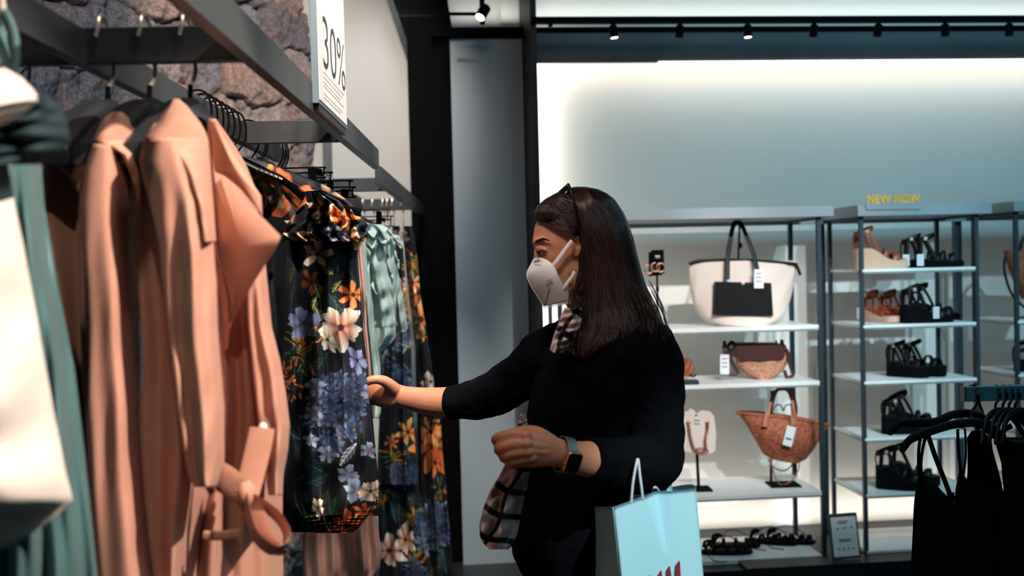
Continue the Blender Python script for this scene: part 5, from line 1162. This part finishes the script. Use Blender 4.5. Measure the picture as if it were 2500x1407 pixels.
# shirt
def wrinkle(me, amp, sc, zs_=1.0):
    co = get_co(me); n = np.empty(len(me.vertices) * 3, 'f'); me.vertices.foreach_get('normal', n); n = n.reshape(-1, 3)
    h = np.array([noise.noise((p[0] * sc, p[1] * sc, p[2] * sc * zs_)) + .5 * noise.noise((p[0] * sc * 2.3 + 7, p[1] * sc * 2.3, p[2] * sc * 2.3 * zs_)) for p in co])
    set_co(me, co + n * (amp * h)[:, None])
sb = MB()
tr_ = [(806, 1400, 1560, .10), (826, 1368, 1600, .145), (860, 1335, 1622, .16), (930, 1305, 1625, .155), (1000, 1286, 1615, .15), (1080, 1278, 1595, .14), (1160, 1277, 1588, .14), (1240, 1270, 1590, .15), (1290, 1254, 1592, .16), (1335, 1248, 1594, .165), (1370, 1258, 1596, .165), (1400, 1276, 1598, .165), (1440, 1292, 1600, .165)]
torso(sb, tr_)
sb.tube(smooth_path([J(1560, 838, 2.0), J(1592, 880, 1.955), J(1598, 1000, 1.945), J(1604, 1090, 1.93), J(1596, 1134, 1.925)], 5), lerp_list([.060, .062, .057, .053, .055], 21), 20, round_=True)
sb.tube(smooth_path([J(1600, 1130, 1.925), J(1530, 1136, 1.88), J(1470, 1126, 1.845), J(1437, 1122, 1.828)], 5), lerp_list([.056, .051, .044, .0405], 16), 20, ref=(0, 0, 1))
sb.tube(smooth_path([J(1380, 860, 2.12), J(1330, 880, 2.18), J(1260, 930, 2.22), J(1190, 966, 2.245), J(1130, 982, 2.26), J(1092, 983, 2.268)], 5), lerp_list([.072, .066, .056, .049, .041, .037], 26), 20, ref=(0, 0, 1))
sb.tube([J(1104, 983, 2.265), J(1094, 983, 2.267), J(1090, 983, 2.268)], [.040, .0395, .037], 20)
sm_ = voxel(sb, 'shirt', .0055, 4, .5); wrinkle(sm_, .0055, 22)
so = obj('shirt', sm_, 'shirt', per, smooth='all'); so['label'] = 'dark long sleeved top pushed up the forearms'
tb = MB(); torso(tb, [(1395, 1292, 1596, .150), (1440, 1294, 1596, .155), (1500, 1310, 1590, .15), (1560, 1330, 1580, .14)], .004)
for s, dx in ((-1, -8), (1, 8)):
    k = [(1448 + dx * 2, 1440, HD + s * .085), (1440 + dx * 3, 1900, HD + s * .09), (1462 + dx * 3, 2270, HD + s * .09)]
    tb.tube(smooth_path([J(*q) for q in k], 6), lerp_list([.105, .075, .06], 13), 18)
obj('trousers', voxel(tb, 'trousers', .010, 3), 'trouser', per, smooth='all')
# hair: an under-shell plus strands combed back over the ear and down the shoulder
hrng = random.Random(3)
hrows = [(456, 1404, 1430, .020), (462, 1378, 1462, .045), (472, 1356, 1482, .060), (486, 1330, 1500, .072), (502, 1312, 1512, .079), (518, 1304, 1522, .083), (534, 1303, 1530, .086), (540, 1313, 1532, .087), (550, 1345, 1536, .089), (565, 1372, 1541, .091), (585, 1390, 1547, .093), (620, 1396, 1556, .096), (660, 1400, 1566, .100), (700, 1396, 1578, .108), (740, 1392, 1594, .118), (780, 1388, 1616, .130), (810, 1382, 1630, .140), (840, 1372, 1618, .148), (856, 1376, 1560, .150), (872, 1392, 1470, .150)]
HA = np.array(hrows, float)
def hrow(y): return [np.interp(y, HA[:, 0], HA[:, c]) for c in (1, 2, 3)]
HDc = HD
rings = []
for y in np.concatenate((np.linspace(456, 545, 30), np.linspace(549, 872, 60))):
    xl, xr, hw = hrow(y); ring = []; n = 64
    lean = .0
    for i in range(n):
        a = 2 * PI * i / n; ca, sa = math.cos(a), math.sin(a); m, h = (xl + xr) / 2, (xr - xl) / 2
        x = m + h * math.copysign(abs(ca) ** .8, ca)
        dep = hw * math.copysign(abs(sa) ** .7, sa)
        if y > 545 and sa > 0: dep *= .72
        rp = .0016 * math.sin(i * 2.9) * (1 if y > 470 else .2)
        ring.append(J(x, y, HDc + dep - (rp if sa < 0 else -rp)))
    rings.append(ring)
hmb = MB().loft(rings)
nsh = len(hmb.v)
def strand(pts, r0, r1, n=4):
    p = smooth_path(pts, n); m = len(p)
    hmb.tube(p, [r0 * (.4 + .6 * min(1, 4 * i / m)) * (1 - i / m) + r1 * (i / m) for i in range(m)], 5, .7, ref=(0, -1, 0))
def side_pt(u, y, off=.003):
    xl, xr, hw = hrow(y); x = xl + (xr - xl) * u
    c = abs(2 * u - 1); dep = hw * (1 - c ** 2.2) ** .55 if c < 1 else 0
    return J(x, y, HDc - dep - off)
# long strands falling from the parting
for k in range(520):
    u0 = hrng.uniform(.34, .97); ys = [462 + 8 * hrng.random(), 500, 560, 640, 730, 800, 850 + hrng.uniform(-16, 30)]
    uu = [.42 + .35 * (u0 - .34), .36 + .62 * (u0 - .34) , 0, 0, 0, 0, 0]
    ub = (u0 - .34) / .63; base = [None, None] + [max(.015, min(.985, -.02 + 1.0 * ub)) for _ in range(5)]
    jit = hrng.uniform(-.035, .035); ph = hrng.random() * 6
    if ub > .55: ys[-1] = 800 + hrng.uniform(0, 52) ; ys[-2] = 775
    pts = []
    for i, y in enumerate(ys):
        u = uu[i] if base[i] is None else base[i] + jit * (i - 1) / 5 + .008 * math.sin(i * 1.9 + ph)
        off = .002 + .0035 * hrng.random() + (.006 * max(0, i - 3) * hrng.random() / 3)
        pts.append(side_pt(max(.01, min(.99, u)), y, off))
    strand(pts, hrng.uniform(.0014, .0028), .0007, 4)
# strands combed from the hairline back to the ear
for k in range(190):
    f = hrng.random(); x0 = 1305 + 70 * f ** 1.2; y0 = 536 - 62 * f + hrng.uniform(-3, 4)
    if f < .25 and hrng.random() < .5: y0 += hrng.uniform(-30, 0) * .6
    e = hrng.random(); xe, ye = 1398 + 14 * hrng.random(), 500 + 80 * e
    pts = []
    for q in np.linspace(0, 1, 6):
        x = x0 + (xe - x0) * q; y = y0 + (ye - y0) * q ** 1.25 + 10 * math.sin(PI * q) * (.3 + .9 * e - f * .6)
        xl, xr, hw = hrow(min(y, 533)); c = max(0, min(1, (x - 1300) / 110)); dep = .014 + .074 * math.sin(c * PI / 2) ** .8
        pts.append(J(x, y, HDc - dep - .002 - .003 * hrng.random()))
    strand(pts, .0024, .0014, 4)
# loose tips on the back of the shoulder and over the chest
for k in range(60):
    x0 = hrng.uniform(1560, 1622); y0 = hrng.uniform(740, 790); dx = hrng.uniform(-4, 26)
    strand([J(x0 - 30, y0 - 60, HDc - .105), J(x0, y0, HDc - .12), J(x0 + dx * .6, y0 + 34, HDc - .15), J(x0 + dx, y0 + hrng.uniform(45, 78), HDc - .165)], .0016, .0005, 4)
for k in range(46):
    x0 = hrng.uniform(1388, 1440); y0 = hrng.uniform(720, 790); dx = hrng.uniform(-34, 6)
    strand([J(x0, y0 - 60, HDc - .06 - .0012 * (x0 - 1388)), J(x0, y0, HDc - .085), J(x0 + dx * .5, y0 + 45, HDc - .125), J(x0 + dx, y0 + hrng.uniform(70, 96), HDc - .150)], .0015, .0005, 4)
for k in range(24):
    x0 = hrng.uniform(1395, 1480)
    strand([J(x0, 480 + .15 * abs(x0 - 1420), HDc - .085 + .0004 * hrng.random()), J(x0 + 30, 560, HDc - .104), J(x0 + 50 + hrng.uniform(-25, 25), 660, HDc - .114), J(x0 + 70 + hrng.uniform(-60, 40), 760, HDc - .13)], .0008, .0004, 5)
me = hmb.mesh('hair'); nv_ = len(me.vertices); col = np.empty((nv_, 3)); col[:] = lin((.10, .055, .055))
cr = np.random.RandomState(2)
lv = np.arange(nsh, nv_); blk = (lv - nsh) // 125
tone = cr.rand(blk.max() + 2)[blk][:, None]
col[nsh:] = np.array(lin((.085, .048, .050))) * (1 - tone) + np.array(lin((.26, .135, .112))) * tone
paint_attr(me, col); ho = obj('hair', me, 'hair', per, smooth='all'); ho['label'] = 'long straight dark brown hair'
# ------------------------------------------------------------------ face mask
fm = thing('face_mask', 'white folded respirator mask covering the nose and mouth of the woman', 'mask', W(1320, 748, HD))
ridge = smooth_path([Vector((1309, 626, 0)), Vector((1298, 645, 0)), Vector((1287, 671, 0)), Vector((1298, 700, 0)), Vector((1313, 724, 0)), Vector((1328, 748, 0))], 6)
edge = smooth_path([Vector((1314, 627, .034)), Vector((1336, 635, .050)), Vector((1352, 648, .064)), Vector((1364, 672, .070)), Vector((1384, 706, .066)), Vector((1395, 735, .056))], 6)
NT = 18
def mgrid(s, lift):
    g = []
    for i in range(len(ridge)):
        row = []
        for k in range(NT + 1):
            t_ = k / NT; x = ridge[i].x + (edge[i].x - ridge[i].x) * t_; y = ridge[i].y + (edge[i].y - ridge[i].y) * t_
            dep = edge[i].z * t_ ** .78 + .008 * math.sin(PI * t_) + lift + .003
            row.append(J(x, y, HD + s * dep))
        g.append(row)
    return g
for s, nm in ((-1, 'mask_panel'), (1, 'mask_panel')):
    o_, i_ = mgrid(s, .002), mgrid(s, .0005); mb = MB(); n = len(ridge); m = NT + 1
    vs = [v for r in o_ for v in r] + [v for r in i_ for v in r]; fs = []
    for i in range(n - 1):
        for k in range(m - 1):
            q = (i * m + k, i * m + k + 1, (i + 1) * m + k + 1, (i + 1) * m + k); fs.append(q); fs.append(tuple(x + n * m for x in q[::-1]))
    for i in range(n - 1):
        for k in (0, m - 1): a = i * m + k; fs.append((a, a + m, a + m + n * m, a + n * m))
    for k in range(m - 1):
        for i in (0, n - 1): a = i * m + k; fs.append((a, a + 1, a + 1 + n * m, a + n * m))
    mb.add(vs, fs); obj(nm, mb, 'mask', fm, smooth='all')
    def mp(u, v, off=.003):
        i = min(len(ridge) - 1, int(u * (len(ridge) - 1))); g = mgrid(s, off); return g[i][int(v * NT)]
    G = mgrid(s, .0026)
    def gp(G, u, v):
        x, y = u * (len(ridge) - 1.001), v * (NT - .001); i, k = int(x), int(y); fx, fy = x - i, y - k
        return G[i][k].lerp(G[i + 1][k], fx).lerp(G[i][k + 1].lerp(G[i + 1][k + 1], fx), fy)
    sm2 = MB()
    for (p0, p1) in (((.22, .22), (.30, .55)), ((.98, .03), (.72, .48))):
        a = [gp(G, p0[0] + (p1[0] - p0[0]) * q, p0[1] + (p1[1] - p0[1]) * q) for q in np.linspace(0, 1, 10)]
        sm2.tube(a, .0006, 5)
    obj('seam', sm2, 'ink', fm)
    obj('nose_wire', MB().tube([gp(G, .16, v) for v in (.12, .25, .4, .55)], .0024, 6, .4, ref=(0, 0, 1)), 'ink', fm)
    obj('welt', MB().tube([mgrid(s, .001)[i][0] for i in range(len(ridge))], .0018, 6), 'mask', fm)
    hem = MB()
    for k in range(0, NT, 1):
        a = mgrid(s, .0015)[-1][k]; hem.tube([a, a + Vector((.0008, 0, -.0052))], .0011, 5)
    obj('stitched_hem', hem, 'mask', fm)
    dS = .073 if s < 0 else .073
    obj('ear_loop', MB().tube(smooth_path([J(1349, 650, HD + s * .066), J(1362, 634, HD + s * .074), J(1378, 612, HD + s * .0815), J(1396, 588, HD + s * .092)], 5), .0042, 8, .35, ref=(0, 0, 1)), 'mask', fm)
    obj('ear_loop', MB().tube(smooth_path([J(1375, 704, HD + s * .0675), J(1386, 690, HD + s * .078), J(1396, 676, HD + s * .088), J(1402, 664, HD + s * .094)], 5), .0042, 8, .35, ref=(0, 0, 1)), 'mask', fm)
G = mgrid(-1, .0036); s = -1
def gq(u, v):
    x, y = u * (len(ridge) - 1.001), v * (NT - .001); i, k = int(x), int(y); fx, fy = x - i, y - k
    return G[i][k].lerp(G[i + 1][k], fx).lerp(G[i][k + 1].lerp(G[i + 1][k + 1], fx), fy)
pm_ = gq(.62, .62); tx_ = (gq(.62, .74) - gq(.62, .50)).normalized(); tv_ = (gq(.70, .62) - gq(.54, .62))
nz_ = tv_.cross(tx_).normalized(); nz_ = nz_ if nz_.y < 0 else -nz_; ty_ = nz_.cross(tx_)
me = text_mesh('KN95', .0072, .0003)
me.transform(Matrix.Translation(pm_ + nz_ * .0008) @ Matrix((tx_, ty_, nz_)).transposed().to_4x4())
obj('printed_mark', me, 'ink', fm, smooth=False)
# ------------------------------------------------------------------ sunglasses pushed up on the hair
sgz = thing('sunglasses', 'dark sunglasses pushed up on the hair of the woman', 'sunglasses', W(1375, 495, HD))
for s in (-1, 1):
    ctr = J(1367, 469, HD + s * .034); ax = (J(1392, 457, HD) - J(1352, 494, HD)).normalized(); yv = Vector((0, 1, 0)); nm_ = ax.cross(yv).normalized()
    ring = [ctr + ax * (.023 * math.cos(a)) + yv * (.029 * math.sin(a)) + nm_ * (-.010 * (abs(math.sin(a)) * (s * math.sin(a) > 0))) for a in np.linspace(0, 2 * PI, 33)]
    obj('rim', MB().tube(ring, .0028, 8), 'acet', sgz)
    obj('lens', MB().prism(ring[:-1], nm_ * .0015), 'lens', sgz)
    obj('temple', MB().tube(smooth_path([J(1391, 459, HD + s * .066), J(1396, 474, HD + s * .082), J(1404, 500, HD + s * .093), J(1410, 530, HD + s * .097), J(1410, 552, HD + s * .099), J(1405, 572, HD + s * .098)], 5), .0032, 8, .6, ref=(0, 1, 0)), 'acet', sgz)
    obj('hinge', MB().ell(J(1391, 460, HD + s * .064), .004, .004, .004), 'acet', sgz)
obj('bridge', MB().tube([J(1385, 462, HD - .008), J(1388, 459, HD), J(1385, 462, HD + .008)], .0025, 8), 'acet', sgz)
# ------------------------------------------------------------------ watch
wt_ = thing('smart_watch', 'square smart watch in rose gold on a silver mesh band round the left wrist', 'watch', W(1370, 1145, 1.80))
axw = (J(1440, 1122, 1.828) - J(1350, 1106, 1.792)).normalized(); cw = J(1379, 1111, 1.797)
uz = (Vector((0, 0, 1)) - axw * axw.z).normalized(); uy = axw.cross(uz)
band = []
for k in range(41):
    a = 2 * PI * k / 40; band.append((math.cos(a), math.sin(a)))
for nm, hw in (('band', .0105),):
    mb = MB(); ra, rb = .0312, .0238; rings = []
    for (c, s_) in band[:-1]:
        o0 = uz * c * ra + uy * s_ * rb; n0 = (uz * c / ra + uy * s_ / rb).normalized()
        rings.append([cw + o0 - axw * hw, cw + o0 + n0 * .002 - axw * hw, cw + o0 + n0 * .002 + axw * hw, cw + o0 + axw * hw])
    rings.append(rings[0]); mb.loft(rings, False); obj('band', mb, 'silver', wt_)
front = uy if uy.y < 0 else -uy
fdir = (front + Vector((0, 0, -.22))).normalized(); fu = (uz - fdir * uz.dot(fdir)).normalized(); fr_ = axw - fdir * axw.dot(fdir); fr_.normalize()
cc = cw + fdir * .0285 - uz * .004
def rrect(hx, hy, r, off):
    out = []
    for (sx, sy, a0) in ((1, 1, 0), (-1, 1, PI / 2), (-1, -1, PI), (1, -1, 1.5 * PI)):
        for k in range(6):
            a = a0 + PI / 2 * k / 5; out.append(cc + fr_ * (sx * (hx - r) + r * math.cos(a)) + fu * (sy * (hy - r) + r * math.sin(a)) + fdir * off)
    return out
obj('case', MB().loft([rrect(.0165, .0195, .007, -.006), rrect(.0172, .0202, .0075, -.003), rrect(.0172, .0202, .0075, .001), rrect(.0155, .0185, .007, .0035)]), 'gold', wt_)
obj('screen', MB().loft([rrect(.0156, .0186, .0068, .002), rrect(.0152, .0182, .0066, .0042), rrect(.0135, .0165, .006, .0050)]), 'glass', wt_)
obj('crown', MB().tube([cc - fr_ * .0165 - fu * .004, cc - fr_ * .0195 - fu * .004], .003, 10), 'gold', wt_)
# ------------------------------------------------------------------ printed scarf
sc = thing('scarf', 'blush pink scarf with black grid print round the neck and bunched under the hand', 'scarf', W(1215, 1342, 1.86))
def grid_cols(px, py, s0):
    x = (px - 1180) * .9 + (py - 1150) * .40; y = (py - 1150) * .92 - (px - 1180) * .35
    wx = x + 5 * np.sin(y * .045) ; wy = y + 7 * np.sin(x * .05 + 1)
    l = (np.abs(((wx + s0) / 58) % 1 - .5) < .085) | (np.abs(((wy + s0 * 1.7) / 62) % 1 - .5) < .12)
    c = np.empty((len(px), 3)); c[:] = lin((.80, .68, .66)); c[l] = lin((.04, .035, .05)); return c
me, px, py = drape([(1128, 1236, 1296), (1160, 1220, 1292), (1200, 1196, 1286), (1240, 1180, 1276), (1280, 1170, 1268), (1310, 1171, 1262), (1330, 1182, 1254), (1342, 1196, 1240)], 1.84, 1.88, bulge=.035, thick=.045, folds=((2.0, .014, .1, .2), (4, .004, .2, .1)), nu=150, nv=260, seed=41, ramp=(.4, 1))
paint_attr(me, grid_cols(px, py, 8)); obj('hanging_end', me, 'scarf', sc, smooth='all')
me, px, py = drape([(1012, 1270, 1284), (1030, 1266, 1288), (1050, 1264, 1290), (1068, 1262, 1290)], 1.86, 1.90, bulge=.015, thick=.02, folds=((1.6, .006, .1, .2),), nu=50, nv=60, seed=42)
paint_attr(me, grid_cols(px, py, 20)); obj('upper_fold', me, 'scarf', sc, smooth='all')
me, px, py = drape([(752, 1378, 1420), (780, 1366, 1420), (800, 1358, 1415), (825, 1350, 1400), (850, 1343, 1385), (862, 1341, 1372)], 1.955, 1.95, bulge=.012, thick=.03, folds=((1.4, .006, .3, .2),), nu=60, nv=110, seed=43)
paint_attr(me, grid_cols(px, py, -14)); obj('neck_fold', me, 'scarf', sc, smooth='all')
# ------------------------------------------------------------------ paper shopping bag hung on her elbow
pb = thing('shopping_bag', 'pale blue paper shopping bag with dark red brush lettering hanging from the bent elbow', 'bag', W(1580, 1560, 1.84))
A_, B_, C_1 = W(1453, 1237, 1.93), W(1498, 1239, 1.80), W(1697, 1188, 1.845)
A2, B2, C2 = W(1432, 1590, 1.93), W(1533, 1590, 1.80), W(1730, 1590, 1.845)
D_, D2 = A_ + (C_1 - B_), A2 + (C2 - B2)
def sheet(p00, p10, p11, p01, nu, nv, f, th=.0016):
    nrm = (p10 - p00).cross(p01 - p00).normalized(); mb = MB(); vs = []
    for lay in (0, 1):
        for j in range(nv + 1):
            for i in range(nu + 1):
                u, v = i / nu, j / nv; p = p00.lerp(p10, u).lerp(p01.lerp(p11, u), v); vs.append(p + f(u, v) - nrm * th * lay)
    m = nu + 1; n = m * (nv + 1); fs = []
    for j in range(nv):
        for i in range(nu):
            q = (j * m + i, j * m + i + 1, (j + 1) * m + i + 1, (j + 1) * m + i); fs.append(q); fs.append(tuple(x + n for x in q[::-1]))
    for j in range(nv):
        for i in (0, nu): a = j * m + i; fs.append((a, a + m, a + m + n, a + n))
    for i in range(nu):
        for j in (0, nv): a = j * m + i; fs.append((a, a + 1, a + 1 + n, a + n))
    return mb.add(vs, fs)
nF = (C_1 - B_).cross(B2 - B_).normalized()
nF = nF if nF.y < 0 else -nF
def fdent(u, v):
    c = .55 + .10 * v; k = max(0, 1 - abs(u - c) / (.16 * (1 - v * 2.2) + 1e-3)) if v < .38 else 0
    return nF * (-.014 * k * (1 - v / .38) if k else 0) + Vector((0, 0, .006 * math.sin(PI * u * 1.3) * (1 - v) ** 3)) + nF * (.003 * math.sin(6 * u + 3 * v))
obj('front_panel', sheet(B_, C_1, C2, B2, 40, 40, fdent), 'paper', pb, smooth='all')
nS = (B_ - A_).cross(A2 - A_).normalized(); nS = nS if nS.x < 0 else -nS
obj('side_panel', sheet(A_, B_, B2, A2, 16, 40, lambda u, v: nS * (-.022 * (1 - abs(2 * u - 1)) * (.35 + .65 * v))), 'paper', pb, smooth='all', ang=.3)
obj('back_panel', sheet(A_, D_, D2, A2, 20, 20, lambda u, v: Vector((0, 0, .012 * u * u * (1 - v) ** 4))), 'paper', pb, smooth='all')
obj('side_panel', sheet(C_1, D_, D2, C2, 12, 20, lambda u, v: Vector((0.012 * math.sin(PI * u) * (1 - v), 0, .004 * math.sin(PI * u) * (1 - v)))), 'paper', pb, smooth='all')
obj('base', MB().prism([A2, B2, C2, D2], (0, 0, .003)), 'paper', pb)
obj('handle', MB().tube(smooth_path([W(1541, 1228, 1.806), W(1544, 1190, 1.806), W(1550, 1150, 1.81), W(1555, 1128, 1.815), W(1557, 1122, 1.818), W(1559, 1130, 1.816), W(1562, 1160, 1.812), W(1566, 1190, 1.81), W(1569, 1219, 1.812)], 4), .0026, 8), 'cord', pb)
obj('handle', MB().tube(smooth_path([W(1586, 1214, 1.89), W(1591, 1202, 1.885), W(1600, 1190, 1.87), W(1612, 1206, 1.90)], 4), .0026, 8), 'cord', pb)
def onf(px, py):
    r = Vector(ray(px, py)); o_ = Vector((0, 0, EYE)); n = (C_1 - B_).cross(B2 - B_); k = (B_ - o_).dot(n) / r.dot(n); return o_ + r * k + nF * .0038
for pts in ([(1656, 1378), (1655, 1367), (1648, 1380), (1642, 1420), (1634, 1500), (1654, 1500), (1658, 1440)], [(1655, 1368), (1649, 1376), (1647, 1392), (1646, 1520), (1664, 1520), (1658, 1372)],
            [(1631, 1380), (1626, 1390), (1630, 1440), (1636, 1500), (1646, 1500), (1640, 1430), (1634, 1384)], [(1613, 1390), (1605, 1400), (1600, 1450), (1592, 1510), (1606, 1510), (1612, 1450), (1614, 1402)],
            [(1584, 1402), (1580, 1412), (1574, 1450), (1568, 1500), (1580, 1500), (1586, 1440), (1587, 1412)])[1:]:
    obj('brush_stroke', MB().prism([onf(*p) for p in pts], nF * .0004), 'red', pb, smooth=False)
